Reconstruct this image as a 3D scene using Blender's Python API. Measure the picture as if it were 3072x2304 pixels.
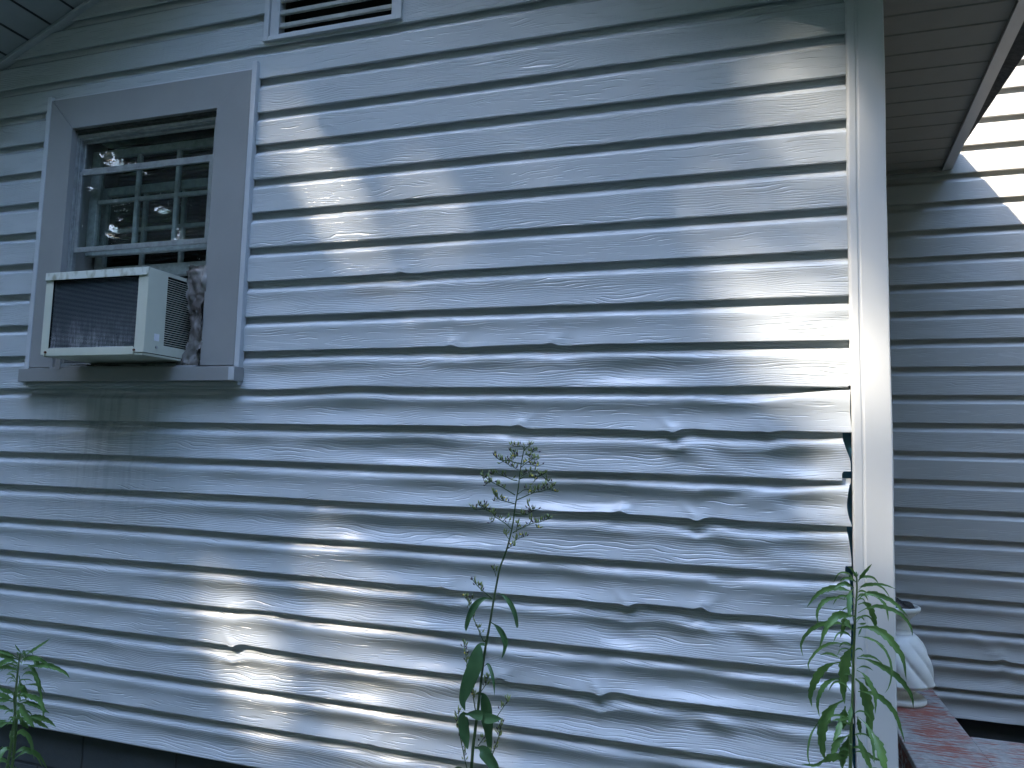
import bpy, math, random
import numpy as np
from mathutils import Vector, Matrix

for o in list(bpy.data.objects): bpy.data.objects.remove(o, do_unlink=True)
C = bpy.context.scene.collection
scene = bpy.context.scene

# ------------------------------------------------------------------ camera
cam_data = bpy.data.cameras.new('camera'); cam = bpy.data.objects.new('camera', cam_data); C.objects.link(cam)
cam_data.sensor_width = 36; cam_data.lens = 26.0; cam_data.clip_start = 0.02; cam_data.clip_end = 1000
rt = Vector((0.95182101, 0.30549701, 0.02661455)); up = Vector((0.00301697, -0.09611493, 0.99536567)); fw = Vector((-0.30663929, 0.94732967, 0.09240588))
cam.matrix_world = Matrix(((rt.x, up.x, -fw.x, 0), (rt.y, up.y, -fw.y, -2.19318), (rt.z, up.z, -fw.z, 1.51411), (0, 0, 0, 1)))
scene.camera = cam

# ------------------------------------------------------------------ light
SUN = Vector((0.289, 0.30, -0.434)).normalized()          # travel direction of the sunlight
EL = math.asin(-SUN.z)
world = bpy.data.worlds.new('World'); scene.world = world; world.use_nodes = True
wt = world.node_tree; wt.nodes.clear()
sky = wt.nodes.new('ShaderNodeTexSky'); sky.sky_type = 'NISHITA'; sky.sun_disc = False
sky.sun_elevation = EL; sky.sun_rotation = math.atan2(-SUN.x, -SUN.y)
sky.air_density = 1.0; sky.dust_density = 0.6; sky.ozone_density = 0.8
bg = wt.nodes.new('ShaderNodeBackground'); bg.inputs['Strength'].default_value = 0.15
wo = wt.nodes.new('ShaderNodeOutputWorld')
wt.links.new(sky.outputs[0], bg.inputs[0]); wt.links.new(bg.outputs[0], wo.inputs[0])
sl = bpy.data.lights.new('sun', 'SUN'); sl.energy = 1.2; sl.angle = math.radians(0.85); sl.color = (1.0, 0.89, 0.75)
so = bpy.data.objects.new('sun', sl); C.objects.link(so)
so.rotation_euler = SUN.to_track_quat('-Z', 'Y').to_euler(); so.location = (-8, -9, 14)
scene.view_settings.view_transform = 'Standard'; scene.view_settings.look = 'None'
scene.view_settings.gamma = 1; scene.view_settings.exposure = 4.3
scene.cycles.use_denoising = True
scene.cycles.max_bounces = 8; scene.cycles.transparent_max_bounces = 12

# ------------------------------------------------------------------ helpers
def tag(o, label=None, cat=None, group=None, kind=None):
    if label: o['label'] = label
    if cat: o['category'] = cat
    if group: o['group'] = group
    if kind: o['kind'] = kind
    return o
def empty(name, loc, label, cat, group=None):
    o = bpy.data.objects.new(name, None); C.objects.link(o); o.location = loc; o.empty_display_size = 0.1
    return tag(o, label, cat, group)
def link(name, me, mat, parent=None):
    o = bpy.data.objects.new(name, me); C.objects.link(o)
    if mat:
        for m in (mat if isinstance(mat, (list, tuple)) else [mat]): me.materials.append(m)
    if parent is not None:
        o.parent = parent
        # every part's mesh is written in world metres; only the Empties carry a location
        o.matrix_parent_inverse = Matrix.Translation(parent.location).inverted()
    return o
def np_mesh(name, V, F, smooth=False, attrs=None, uv=None, mats=None):
    """V (n,3), F (m,k) all the same k"""
    V = np.asarray(V, dtype=np.float32); F = np.asarray(F, dtype=np.int32)
    me = bpy.data.meshes.new(name); n, k = F.shape
    me.vertices.add(len(V)); me.vertices.foreach_set('co', V.ravel())
    me.loops.add(n * k); me.loops.foreach_set('vertex_index', F.ravel())
    me.polygons.add(n); me.polygons.foreach_set('loop_start', np.arange(0, n * k, k, dtype=np.int32))
    me.polygons.foreach_set('loop_total', np.full(n, k, dtype=np.int32))
    if mats is not None: me.polygons.foreach_set('material_index', np.asarray(mats, dtype=np.int32))
    me.update(calc_edges=True); me.validate()
    if smooth: me.polygons.foreach_set('use_smooth', np.ones(len(me.polygons), dtype=bool))
    if attrs:
        for nm, a in attrs.items():
            at = me.attributes.new(nm, 'FLOAT', 'POINT'); at.data.foreach_set('value', np.asarray(a, dtype=np.float32))
    return me
class MB:
    def __init__(s): s.v = []; s.f = []; s.m = []
    def add(s, v, f, mi=0):
        b = len(s.v); s.v += [tuple(p) for p in v]; s.f += [tuple(i + b for i in q) for q in f]; s.m += [mi] * len(f)
    def box(s, x0, x1, y0, y1, z0, z1, mi=0):
        s.add([(x0,y0,z0),(x1,y0,z0),(x1,y1,z0),(x0,y1,z0),(x0,y0,z1),(x1,y0,z1),(x1,y1,z1),(x0,y1,z1)],
              [(0,3,2,1),(4,5,6,7),(0,1,5,4),(1,2,6,5),(2,3,7,6),(3,0,4,7)], mi)
    def prism(s, poly, y0, y1, mi=0):            # poly in xz, extruded along y
        n = len(poly); v = [(x, y0, z) for x, z in poly] + [(x, y1, z) for x, z in poly]
        s.add(v, [tuple(range(n)), tuple(range(2*n-1, n-1, -1))] + [(i, i+n, (i+1) % n + n, (i+1) % n) for i in range(n)], mi)
    def prismv(s, poly, vec, mi=0):              # 3D polygon extruded by a vector
        n = len(poly); v = [tuple(p) for p in poly] + [(p[0]+vec[0], p[1]+vec[1], p[2]+vec[2]) for p in poly]
        s.add(v, [tuple(range(n)), tuple(range(2*n-1, n-1, -1))] + [(i, i+n, (i+1) % n + n, (i+1) % n) for i in range(n)], mi)
    def tube(s, pts, r, k=6, mi=0, cap=True):
        pts = [Vector(p) for p in pts]; n = len(pts)
        if not hasattr(r, '__len__'): r = [r] * n
        b = []; 
        for i, p in enumerate(pts):
            t = (pts[min(i+1, n-1)] - pts[max(i-1, 0)]); t = t.normalized() if t.length > 1e-9 else Vector((0,0,1))
            a = t.cross(Vector((0.13, 1, 0.07))).normalized(); c = t.cross(a)
            for j in range(k):
                an = 2*math.pi*j/k; b.append(p + (a*math.cos(an) + c*math.sin(an)) * r[i])
        f = [(i*k+j, i*k+(j+1) % k, (i+1)*k+(j+1) % k, (i+1)*k+j) for i in range(n-1) for j in range(k)]
        if cap: f += [tuple(range(k-1, -1, -1)), tuple((n-1)*k+j for j in range(k))]
        s.add(b, f, mi)
    def build(s, name, mat, parent=None, smooth=False, bevel=0, auto=True):
        me = bpy.data.meshes.new(name); me.from_pydata(s.v, [], s.f); me.update()
        if any(s.m): me.polygons.foreach_set('material_index', s.m)
        import bmesh
        bm = bmesh.new(); bm.from_mesh(me); bmesh.ops.recalc_face_normals(bm, faces=bm.faces); bm.to_mesh(me); bm.free()
        if smooth: me.polygons.foreach_set('use_smooth', [True] * len(me.polygons))
        o = link(name, me, mat, parent)
        if bevel:
            m = o.modifiers.new('bevel', 'BEVEL'); m.width = bevel; m.segments = 2; m.limit_method = 'ANGLE'; m.angle_limit = math.radians(40)
        return o

# ------------------------------------------------------------------ materials
def mat_new(name):
    m = bpy.data.materials.new(name); m.use_nodes = True; nt = m.node_tree
    return m, nt, nt.nodes['Principled BSDF']
def N(nt, t, **kw):
    n = nt.nodes.new(t)
    for k, v in kw.items():
        if k in n.inputs: n.inputs[k].default_value = v
        else: setattr(n, k, v)
    return n
def ramp(nt, fac, stops):
    r = nt.nodes.new('ShaderNodeValToRGB'); e = r.color_ramp.elements
    while len(e) < len(stops): e.new(0.5)
    for i, (p, c) in enumerate(stops):
        e[i].position = p; e[i].color = (c, c, c, 1) if not hasattr(c, '__len__') else (*c, 1)
    nt.links.new(fac, r.inputs[0]); return r
def math_(nt, op, a, b=None):
    n = nt.nodes.new('ShaderNodeMath'); n.operation = op
    for i, x in enumerate((a, b)):
        if x is None: continue
        if isinstance(x, (int, float)): n.inputs[i].default_value = x
        else: nt.links.new(x, n.inputs[i])
    return n.outputs[0]
def mixc(nt, fac, a, b):
    n = nt.nodes.new('ShaderNodeMix'); n.data_type = 'RGBA'
    if isinstance(fac, (int, float)): n.inputs[0].default_value = fac
    else: nt.links.new(fac, n.inputs[0])
    for i, x in ((6, a), (7, b)):
        if hasattr(x, '__len__'): n.inputs[i].default_value = (*x, 1)
        else: nt.links.new(x, n.inputs[i])
    return n.outputs[2]
def mapped(nt, scale, coord='Object', loc=(0,0,0)):
    tc = nt.nodes.new('ShaderNodeTexCoord'); mp = nt.nodes.new('ShaderNodeMapping')
    mp.inputs['Scale'].default_value = scale; mp.inputs['Location'].default_value = loc
    nt.links.new(tc.outputs[coord], mp.inputs[0]); return mp.outputs[0]

def siding_mat(name, base, rough, grain=1.0, stains=False):
    m, nt, b = mat_new(name)
    # wavy wood grain embossed along x: iso-lines of a stretched noise
    v = mapped(nt, (1.0, 0.0, 1.0))
    at = N(nt, 'ShaderNodeAttribute'); at.attribute_name = 'course'
    wv = nt.nodes.new('ShaderNodeCombineXYZ'); nt.links.new(at.outputs['Fac'], wv.inputs['Y'])
    add = nt.nodes.new('ShaderNodeVectorMath'); add.operation = 'ADD'; nt.links.new(v, add.inputs[0]); nt.links.new(wv.outputs[0], add.inputs[1])
    sc1 = nt.nodes.new('ShaderNodeVectorMath'); sc1.operation = 'MULTIPLY'; sc1.inputs[1].default_value = (3.2, 3.7, 13.0); nt.links.new(add.outputs[0], sc1.inputs[0])
    n1 = N(nt, 'ShaderNodeTexNoise', Scale=1.0, Detail=2.0, Roughness=0.45); nt.links.new(sc1.outputs[0], n1.inputs['Vector'])
    sep = nt.nodes.new('ShaderNodeSeparateXYZ'); nt.links.new(v, sep.inputs[0])
    z = math_(nt, 'MULTIPLY', sep.outputs['Z'], 135.0)
    ph = math_(nt, 'ADD', z, math_(nt, 'MULTIPLY', n1.outputs['Fac'], 9.0))
    fr = math_(nt, 'FRACT', ph)
    line = ramp(nt, fr, [(0.0, 0.0), (0.16, 1.0), (0.8, 1.0), (1.0, 0.0)])
    sc2 = nt.nodes.new('ShaderNodeVectorMath'); sc2.operation = 'MULTIPLY'; sc2.inputs[1].default_value = (9.0, 5.3, 70.0); nt.links.new(add.outputs[0], sc2.inputs[0])
    n2 = N(nt, 'ShaderNodeTexNoise', Scale=1.0, Detail=1.0); nt.links.new(sc2.outputs[0], n2.inputs['Vector'])
    par = N(nt, 'ShaderNodeAttribute'); par.attribute_name = 'dense'
    thr = math_(nt, 'SUBTRACT', n2.outputs['Fac'], math_(nt, 'SUBTRACT', 0.54, math_(nt, 'MULTIPLY', par.outputs['Fac'], 0.13)))
    msk = ramp(nt, math_(nt, 'ADD', math_(nt, 'MULTIPLY', thr, 6.0), 0.5), [(0.2, 0.0), (0.8, 1.0)])
    hgt = math_(nt, 'MULTIPLY', math_(nt, 'SUBTRACT', line.outputs[0], 1.0), msk.outputs[0])
    n3 = N(nt, 'ShaderNodeTexNoise', Scale=900.0, Detail=2.0); nt.links.new(v, n3.inputs['Vector'])
    hgt2 = math_(nt, 'ADD', hgt, math_(nt, 'MULTIPLY', n3.outputs['Fac'], 0.12))
    bp = N(nt, 'ShaderNodeBump', Strength=1.0, Distance=0.0014 * grain); nt.links.new(hgt2, bp.inputs['Height'])
    nt.links.new(bp.outputs[0], b.inputs['Normal'])
    big = N(nt, 'ShaderNodeTexNoise', Scale=3.0, Detail=4.0); nt.links.new(v, big.inputs['Vector'])
    col = mixc(nt, math_(nt, 'MULTIPLY', ramp(nt, big.outputs['Fac'], [(0.35, 0.0), (0.7, 1.0)]).outputs[0], 0.5), base, tuple(c * 0.88 for c in base))
    sp = N(nt, 'ShaderNodeTexNoise', Scale=260.0, Detail=1.0); nt.links.new(v, sp.inputs['Vector'])
    col = mixc(nt, ramp(nt, sp.outputs['Fac'], [(0.74, 0.0), (0.80, 0.8)]).outputs[0], col, (0.10, 0.09, 0.07))
    if stains:   # drip marks below the air conditioner
        d = N(nt, 'ShaderNodeTexNoise', Scale=1.0, Detail=3.0)
        sc = nt.nodes.new('ShaderNodeVectorMath'); sc.operation = 'MULTIPLY'; sc.inputs[1].default_value = (38.0, 1.0, 2.2); nt.links.new(v, sc.inputs[0]); nt.links.new(sc.outputs[0], d.inputs['Vector'])
        wx = ramp(nt, math_(nt, 'MULTIPLY', math_(nt, 'ABSOLUTE', math_(nt, 'ADD', sep.outputs['X'], 2.33)), 2.2), [(0.2, 1.0), (1.0, 0.0)])
        wz = ramp(nt, math_(nt, 'SUBTRACT', sep.outputs['Z'], 0.9), [(0.15, 0.0), (0.5, 0.75), (0.78, 1.0), (0.84, 0.0)])
        k = math_(nt, 'MULTIPLY', math_(nt, 'MULTIPLY', wx.outputs[0], wz.outputs[0]), ramp(nt, d.outputs['Fac'], [(0.45, 0.0), (0.62, 0.28)]).outputs[0])
        col = mixc(nt, k, col, (0.17, 0.20, 0.22))
    nt.links.new(col, b.inputs['Base Color'])
    b.inputs['Roughness'].default_value = rough; b.inputs['Specular IOR Level'].default_value = 0.55
    return m
def plain(name, base, rough=0.5, metal=0.0, var=0.12, scale=12.0, bump=0.0, spec=0.5, stretch=(1,1,1), bscale=60.0):
    m, nt, b = mat_new(name); v = mapped(nt, stretch)
    n = N(nt, 'ShaderNodeTexNoise', Scale=scale, Detail=5.0, Roughness=0.6); nt.links.new(v, n.inputs['Vector'])
    col = mixc(nt, ramp(nt, n.outputs['Fac'], [(0.3, 0.0), (0.7, 1.0)]).outputs[0], tuple(c * (1 - var) for c in base), tuple(min(1, c * (1 + var)) for c in base))
    nt.links.new(col, b.inputs['Base Color'])
    b.inputs['Roughness'].default_value = rough; b.inputs['Metallic'].default_value = metal; b.inputs['Specular IOR Level'].default_value = spec
    if bump:
        n2 = N(nt, 'ShaderNodeTexNoise', Scale=bscale, Detail=4.0); nt.links.new(v, n2.inputs['Vector'])
        bp = N(nt, 'ShaderNodeBump', Strength=0.6, Distance=bump); nt.links.new(n2.outputs['Fac'], bp.inputs['Height']); nt.links.new(bp.outputs[0], b.inputs['Normal'])
    return m
def leaf_mat(name, c0, c1, trans=0.25, rough=0.45, vein=False):
    m, nt, b = mat_new(name); v = mapped(nt, (1,1,1))
    n = N(nt, 'ShaderNodeTexNoise', Scale=14.0, Detail=4.0); nt.links.new(v, n.inputs['Vector'])
    col = mixc(nt, ramp(nt, n.outputs['Fac'], [(0.35, 0.0), (0.68, 1.0)]).outputs[0], c0, c1)
    nt.links.new(col, b.inputs['Base Color']); b.inputs['Roughness'].default_value = rough
    tr = nt.nodes.new('ShaderNodeBsdfTranslucent'); nt.links.new(col, tr.inputs[0])
    mx = nt.nodes.new('ShaderNodeMixShader'); mx.inputs[0].default_value = trans
    nt.links.new(b.outputs[0], mx.inputs[1]); nt.links.new(tr.outputs[0], mx.inputs[2])
    nt.links.new(mx.outputs[0], nt.nodes['Material Output'].inputs[0])
    if vein:
        n2 = N(nt, 'ShaderNodeTexNoise', Scale=220.0, Detail=2.0); nt.links.new(v, n2.inputs['Vector'])
        bp = N(nt, 'ShaderNodeBump', Strength=0.5, Distance=0.0006); nt.links.new(n2.outputs['Fac'], bp.inputs['Height']); nt.links.new(bp.outputs[0], b.inputs['Normal'])
    return m
def glass_mat(name, tint=(0.75, 0.80, 0.78), dirt=0.12, dscale=9.0):
    m, nt, b = mat_new(name); nt.nodes.remove(b)
    v = mapped(nt, (1,1,1))
    tr = nt.nodes.new('ShaderNodeBsdfTransparent'); tr.inputs[0].default_value = (*tint, 1)
    gl = nt.nodes.new('ShaderNodeBsdfGlossy'); gl.inputs['Roughness'].default_value = 0.02
    fr = nt.nodes.new('ShaderNodeFresnel'); ge = nt.nodes.new('ShaderNodeNewGeometry'); nt.links.new(math_(nt, 'SUBTRACT', 1.5, math_(nt, 'MULTIPLY', ge.outputs['Backfacing'], 0.8333)), fr.inputs[0])
    k = math_(nt, 'MULTIPLY', fr.outputs[0], 0.8)
    mx = nt.nodes.new('ShaderNodeMixShader'); nt.links.new(k, mx.inputs[0]); nt.links.new(tr.outputs[0], mx.inputs[1]); nt.links.new(gl.outputs[0], mx.inputs[2])
    df = nt.nodes.new('ShaderNodeBsdfDiffuse'); df.inputs[0].default_value = (0.55, 0.57, 0.55, 1)
    n = N(nt, 'ShaderNodeTexNoise', Scale=dscale, Detail=6.0, Roughness=0.7); nt.links.new(v, n.inputs['Vector'])
    sp = N(nt, 'ShaderNodeTexNoise', Scale=85.0, Detail=3.0, Roughness=0.7); nt.links.new(v, sp.inputs['Vector'])
    msk = N(nt, 'ShaderNodeTexNoise', Scale=7.0, Detail=2.0); nt.links.new(v, msk.inputs['Vector'])
    spk = math_(nt, 'MULTIPLY', ramp(nt, sp.outputs['Fac'], [(0.63, 0.0), (0.66, 1.0)]).outputs[0], ramp(nt, msk.outputs['Fac'], [(0.58, 0.0), (0.66, 1.0)]).outputs[0])
    dk = math_(nt, 'MAXIMUM', math_(nt, 'MULTIPLY', ramp(nt, n.outputs['Fac'], [(0.35, 0.15), (0.75, 1.0)]).outputs[0], dirt), spk)
    m2 = nt.nodes.new('ShaderNodeMixShader'); nt.links.new(dk, m2.inputs[0]); nt.links.new(mx.outputs[0], m2.inputs[1]); nt.links.new(df.outputs[0], m2.inputs[2])
    nt.links.new(m2.outputs[0], nt.nodes['Material Output'].inputs[0]); return m
def brick_mat(name, brick, brick2, mortar, paint=0.0, scale=1.0, rough=0.85):
    m, nt, b = mat_new(name)
    tc = nt.nodes.new('ShaderNodeTexCoord'); sp = nt.nodes.new('ShaderNodeSeparateXYZ'); nt.links.new(tc.outputs['Object'], sp.inputs[0])
    cb = nt.nodes.new('ShaderNodeCombineXYZ'); nt.links.new(math_(nt, 'ADD', sp.outputs['X'], sp.outputs['Y']), cb.inputs['X']); nt.links.new(sp.outputs['Z'], cb.inputs['Y'])
    br = N(nt, 'ShaderNodeTexBrick', Scale=1.0); br.inputs['Brick Width'].default_value = 0.21 * scale; br.inputs['Row Height'].default_value = 0.075 * scale
    br.inputs['Mortar Size'].default_value = 0.006; br.inputs['Mortar Smooth'].default_value = 0.4
    br.inputs['Color1'].default_value = (*brick, 1); br.inputs['Color2'].default_value = (*brick2, 1); br.inputs['Mortar'].default_value = (*mortar, 1)
    nt.links.new(cb.outputs[0], br.inputs['Vector'])
    n = N(nt, 'ShaderNodeTexNoise', Scale=22.0, Detail=6.0, Roughness=0.7); nt.links.new(tc.outputs['Object'], n.inputs['Vector'])
    col = mixc(nt, ramp(nt, n.outputs['Fac'], [(0.4, 0.0), (0.75, 0.5)]).outputs[0], br.outputs[0], (0.05, 0.05, 0.045))
    if paint:
        n2 = N(nt, 'ShaderNodeTexNoise', Scale=11.0, Detail=7.0, Roughness=0.7); nt.links.new(tc.outputs['Object'], n2.inputs['Vector'])
        col = mixc(nt, ramp(nt, n2.outputs['Fac'], [(0.60 - paint*0.25, 1.0), (0.66 - paint*0.25, 0.0)]).outputs[0], (0.52, 0.52, 0.50), col)
        col2 = col
    nt.links.new(col, b.inputs['Base Color']); b.inputs['Roughness'].default_value = rough
    hh = math_(nt, 'ADD', math_(nt, 'MULTIPLY', br.outputs['Fac'], -1.0), math_(nt, 'MULTIPLY', n.outputs['Fac'], 0.5))
    bp = N(nt, 'ShaderNodeBump', Strength=0.9, Distance=0.006); nt.links.new(hh, bp.inputs['Height']); nt.links.new(bp.outputs[0], b.inputs['Normal'])
    return m
def worn_paint_mat(name):     # brick cap painted white, worn back to the red in streaks
    m, nt, b = mat_new(name); v = mapped(nt, (1,1,1))
    st = mapped(nt, (13.0, 120.0, 60.0))
    n = N(nt, 'ShaderNodeTexNoise', Scale=1.0, Detail=6.0, Roughness=0.65, Distortion=0.6); nt.links.new(st, n.inputs['Vector'])
    bigm = N(nt, 'ShaderNodeTexNoise', Scale=5.5, Detail=3.0); nt.links.new(v, bigm.inputs['Vector'])
    s = math_(nt, 'ADD', n.outputs['Fac'], math_(nt, 'MULTIPLY', math_(nt, 'SUBTRACT', bigm.outputs['Fac'], 0.5), 0.55))
    fine = N(nt, 'ShaderNodeTexNoise', Scale=60.0, Detail=4.0); nt.links.new(v, fine.inputs['Vector'])
    red = mixc(nt, fine.outputs['Fac'], (0.20, 0.055, 0.035), (0.30, 0.10, 0.07))
    wh = mixc(nt, ramp(nt, fine.outputs['Fac'], [(0.35, 0.0), (0.7, 1.0)]).outputs[0], (0.22, 0.22, 0.21), (0.34, 0.335, 0.31))
    gr = mixc(nt, ramp(nt, s, [(0.46, 0.0), (0.53, 0.75)]).outputs[0], wh, (0.20, 0.19, 0.18))
    col = mixc(nt, ramp(nt, s, [(0.52, 0.0), (0.56, 1.0)]).outputs[0], gr, red)
    nt.links.new(col, b.inputs['Base Color']); b.inputs['Roughness'].default_value = 0.75
    bp = N(nt, 'ShaderNodeBump', Strength=0.6, Distance=0.003); nt.links.new(s, bp.inputs['Height']); nt.links.new(bp.outputs[0], b.inputs['Normal'])
    return m

SB = (0.465, 0.495, 0.51)
M_side = siding_mat('buckled_siding_paint', SB, 0.24, 1.0, stains=True)
M_side2 = siding_mat('rear_siding_shaded', (0.38, 0.37, 0.34), 0.42, 0.45)  # darker, warmer copy of the siding paint; shade put into the colour
M_post = plain('corner_trim_vinyl', (0.50, 0.51, 0.50), 0.42, var=0.05, scale=4, bump=0.0003, stretch=(1,1,.15), bscale=300)
M_trim = plain('trim_aluminium', (0.45, 0.47, 0.49), 0.38, var=0.05)
M_case = plain('casing_grey_aluminium', (0.25, 0.252, 0.250), 0.36, var=0.06, scale=5, bump=0.0006, bscale=7)
M_soffit = plain('soffit_vinyl', (0.30, 0.325, 0.335), 0.55, var=0.05, bump=0.0003, bscale=200)
M_soffit_r = plain('soffit_vinyl_shaded', (0.22, 0.205, 0.175), 0.6, var=0.05, bump=0.0003, bscale=200)  # right soffit vinyl, its darker and warmer shade put into the base colour
M_alu = plain('storm_window_aluminium', (0.30, 0.32, 0.33), 0.38, metal=0.5, var=0.25, scale=30)
M_wood = plain('old_white_paint', (0.26, 0.29, 0.28), 0.7, var=0.25, scale=40, bump=0.0015, bscale=90)
M_dark = plain('dark_interior', (0.02, 0.022, 0.02), 0.9)
M_darkw = plain('shadowed_old_wood', (0.05, 0.05, 0.045), 0.8, var=0.4, scale=50, bump=0.002)
M_roof = plain('shingles', (0.07, 0.068, 0.065), 0.9, var=0.3, scale=60, bump=0.004)
M_blue = plain('blue_foam_board', (0.02, 0.11, 0.17), 0.55, var=0.15)
M_glass = glass_mat('storm_glass', dirt=.05)
M_glass2 = glass_mat('old_sash_glass', dirt=0.02)
M_found = brick_mat('foundation_block', (0.045, 0.055, 0.06), (0.06, 0.07, 0.075), (0.02, 0.024, 0.026), scale=2.0)
M_ledgew = brick_mat('worn_painted_brick', (0.24, 0.08, 0.055), (0.30, 0.12, 0.09), (0.32, 0.31, 0.29), paint=0.35)
M_ledge = worn_paint_mat('worn_painted_cap')
M_vase = plain('weathered_white_urn', (0.66, 0.66, 0.62), 0.55, var=0.10, scale=9, bump=0.0015, bscale=40)
M_black = plain('black_plastic', (0.012, 0.012, 0.013), 0.25, var=0.3)
M_rust = plain('rust', (0.10, 0.03, 0.015), 0.8, var=0.4)
M_steel = plain('zinc', (0.45, 0.45, 0.45), 0.4, metal=0.8)

# ------------------------------------------------------------------ smooth noise on a lattice
def lat_noise(seed):
    rs = np.random.RandomState(seed); T = rs.uniform(-1, 1, (64, 64))
    def f(a, b):
        a = np.asarray(a, float); b = np.asarray(b, float)
        ia = np.floor(a).astype(int); ib = np.floor(b).astype(int); fa = a - ia; fb = b - ib
        fa = fa*fa*fa*(fa*(fa*6-15)+10); fb = fb*fb*fb*(fb*(fb*6-15)+10)
        g = lambda i, j: T[i % 64, j % 64]
        return (g(ia, ib)*(1-fa)+g(ia+1, ib)*fa)*(1-fb)+(g(ia, ib+1)*(1-fa)+g(ia+1, ib+1)*fa)*fb
    return f
nA, nB, nC, nD, nE = [lat_noise(s) for s in (3, 11, 23, 37, 51)]
def sstep(a, b, x):
    t = np.clip((x - a) / (b - a), 0, 1); return t*t*(3-2*t)

P = 0.127
Z0 = 1.72           # butt edge of course 0
FULL = np.array([0.002, .007, .012, .018, .024, .031, .037, .044, .050, .057, .063, .069, .074, .079, .083, .086])
# kinks on the butt edges: x, course, height
KINKS = [(-1.112,-3,.6,1),(-.919,-1,.8,1),(-.587,-1,.8,1),(-.685,1,1.0,1),(-.213,1,1.1,-1),(-.365,3,.9,1),(-.146,3,1.1,-1),(-.922,5,.8,1),
         (-.341,5,.9,-1),(-.133,5,1.3,1),(-1.694,7,1.0,-1),(-.416,7,1.2,-1),(-.723,7,.9,1),(.05,1,.5,-1),(-1.15,9,.5,1)]
# hollows pressed into the faces: x, course, half length, depth(mm)
BLOBS = [(-.798,0,.17,4.5),(-.356,0,.14,4.5),(-1.59,0,.07,3),(-.778,1,.26,5),(-.102,1,.12,4),(-1.272,1,.14,3.5),(-1.062,2,.13,7),(-1.372,2,.14,3),
         (.144,2,.12,5),(-.505,3,.20,6),(-.974,3,.15,5),(-.859,4,.18,7),(-1.201,4,.15,5),(-.446,4,.14,4),(-.718,5,.20,6),(-1.095,5,.17,5),
         (-.95,-1,.12,2.5),(-.5,-1,.15,2.5),(-1.25,-2,.1,2.0),(-.9,-3,.12,1.6),(-1.4,6,.16,6),(-.9,6,.18,6),(-.3,6,.14,6),(-1.0,7,.2,6),(-.15,7,.14,5),
         (-1.2,8,.14,6),(-.55,8,.2,7),(-1.6,8,.14,5),(-.7,9,.2,7),(-1.9,6,.2,3.5)]
# creases running into the corner: x0, depth-in-courses0, x1, d1, width(m), amp(mm, + is a ridge)
CREASES = [(-.286,1.30,-.115,1.92,.020,-5),(-.25,1.25,-.06,1.90,.018,5),(-.153,1.30,.03,1.80,.020,-5),(-.10,1.30,.09,1.85,.016,4.5),(.05,1.25,.25,1.15,.016,4),
           (-.179,2.37,.047,2.12,.014,5),(-.12,2.52,.10,2.22,.014,-5),(-.077,2.56,.25,2.16,.016,5.5),(-.027,2.55,.22,2.86,.016,4.5),(.06,2.50,.255,2.50,.02,-4.5),
           (-.052,3.45,.25,3.18,.015,5),(-.052,3.50,.215,3.88,.016,5.5),(.04,3.50,.255,3.50,.022,-5),(-.178,3.38,.03,3.82,.018,-5),(-.30,3.40,-.14,3.80,.018,-3.5),
           (-.027,4.28,.2,4.05,.014,4),(-.10,4.30,.02,4.24,.012,-4),(.0,4.6,.23,4.3,.016,4),(-.32,5.31,-.12,5.83,.020,-5),(-.101,5.28,.07,5.68,.018,-5),(-.04,5.26,.13,5.66,.015,4.5),(.05,5.4,.25,5.8,.018,-4),
           (-.164,6.34,.06,6.02,.014,-5),(-.10,6.5,.2,6.2,.016,4.5),(-.5,6.7,-.38,6.3,.016,-4),(-.227,7.1,-.07,7.6,.020,-5.5),(-.17,7.05,-.02,7.55,.015,4.5),(-.55,2.4,-.36,2.75,.02,-4),(-.62,4.3,-.45,4.7,.02,-4),(-.5,5.4,-.3,5.8,.022,-4),(-.75,7.3,-.55,7.65,.022,-4),(-.35,8.3,-.15,8.7,.022,-4.5),(.02,6.45,.2,6.85,.02,-4.5),(-.08,7.2,.1,7.6,.018,-4.5),(.0,8.3,.2,8.6,.02,-4)]

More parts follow.
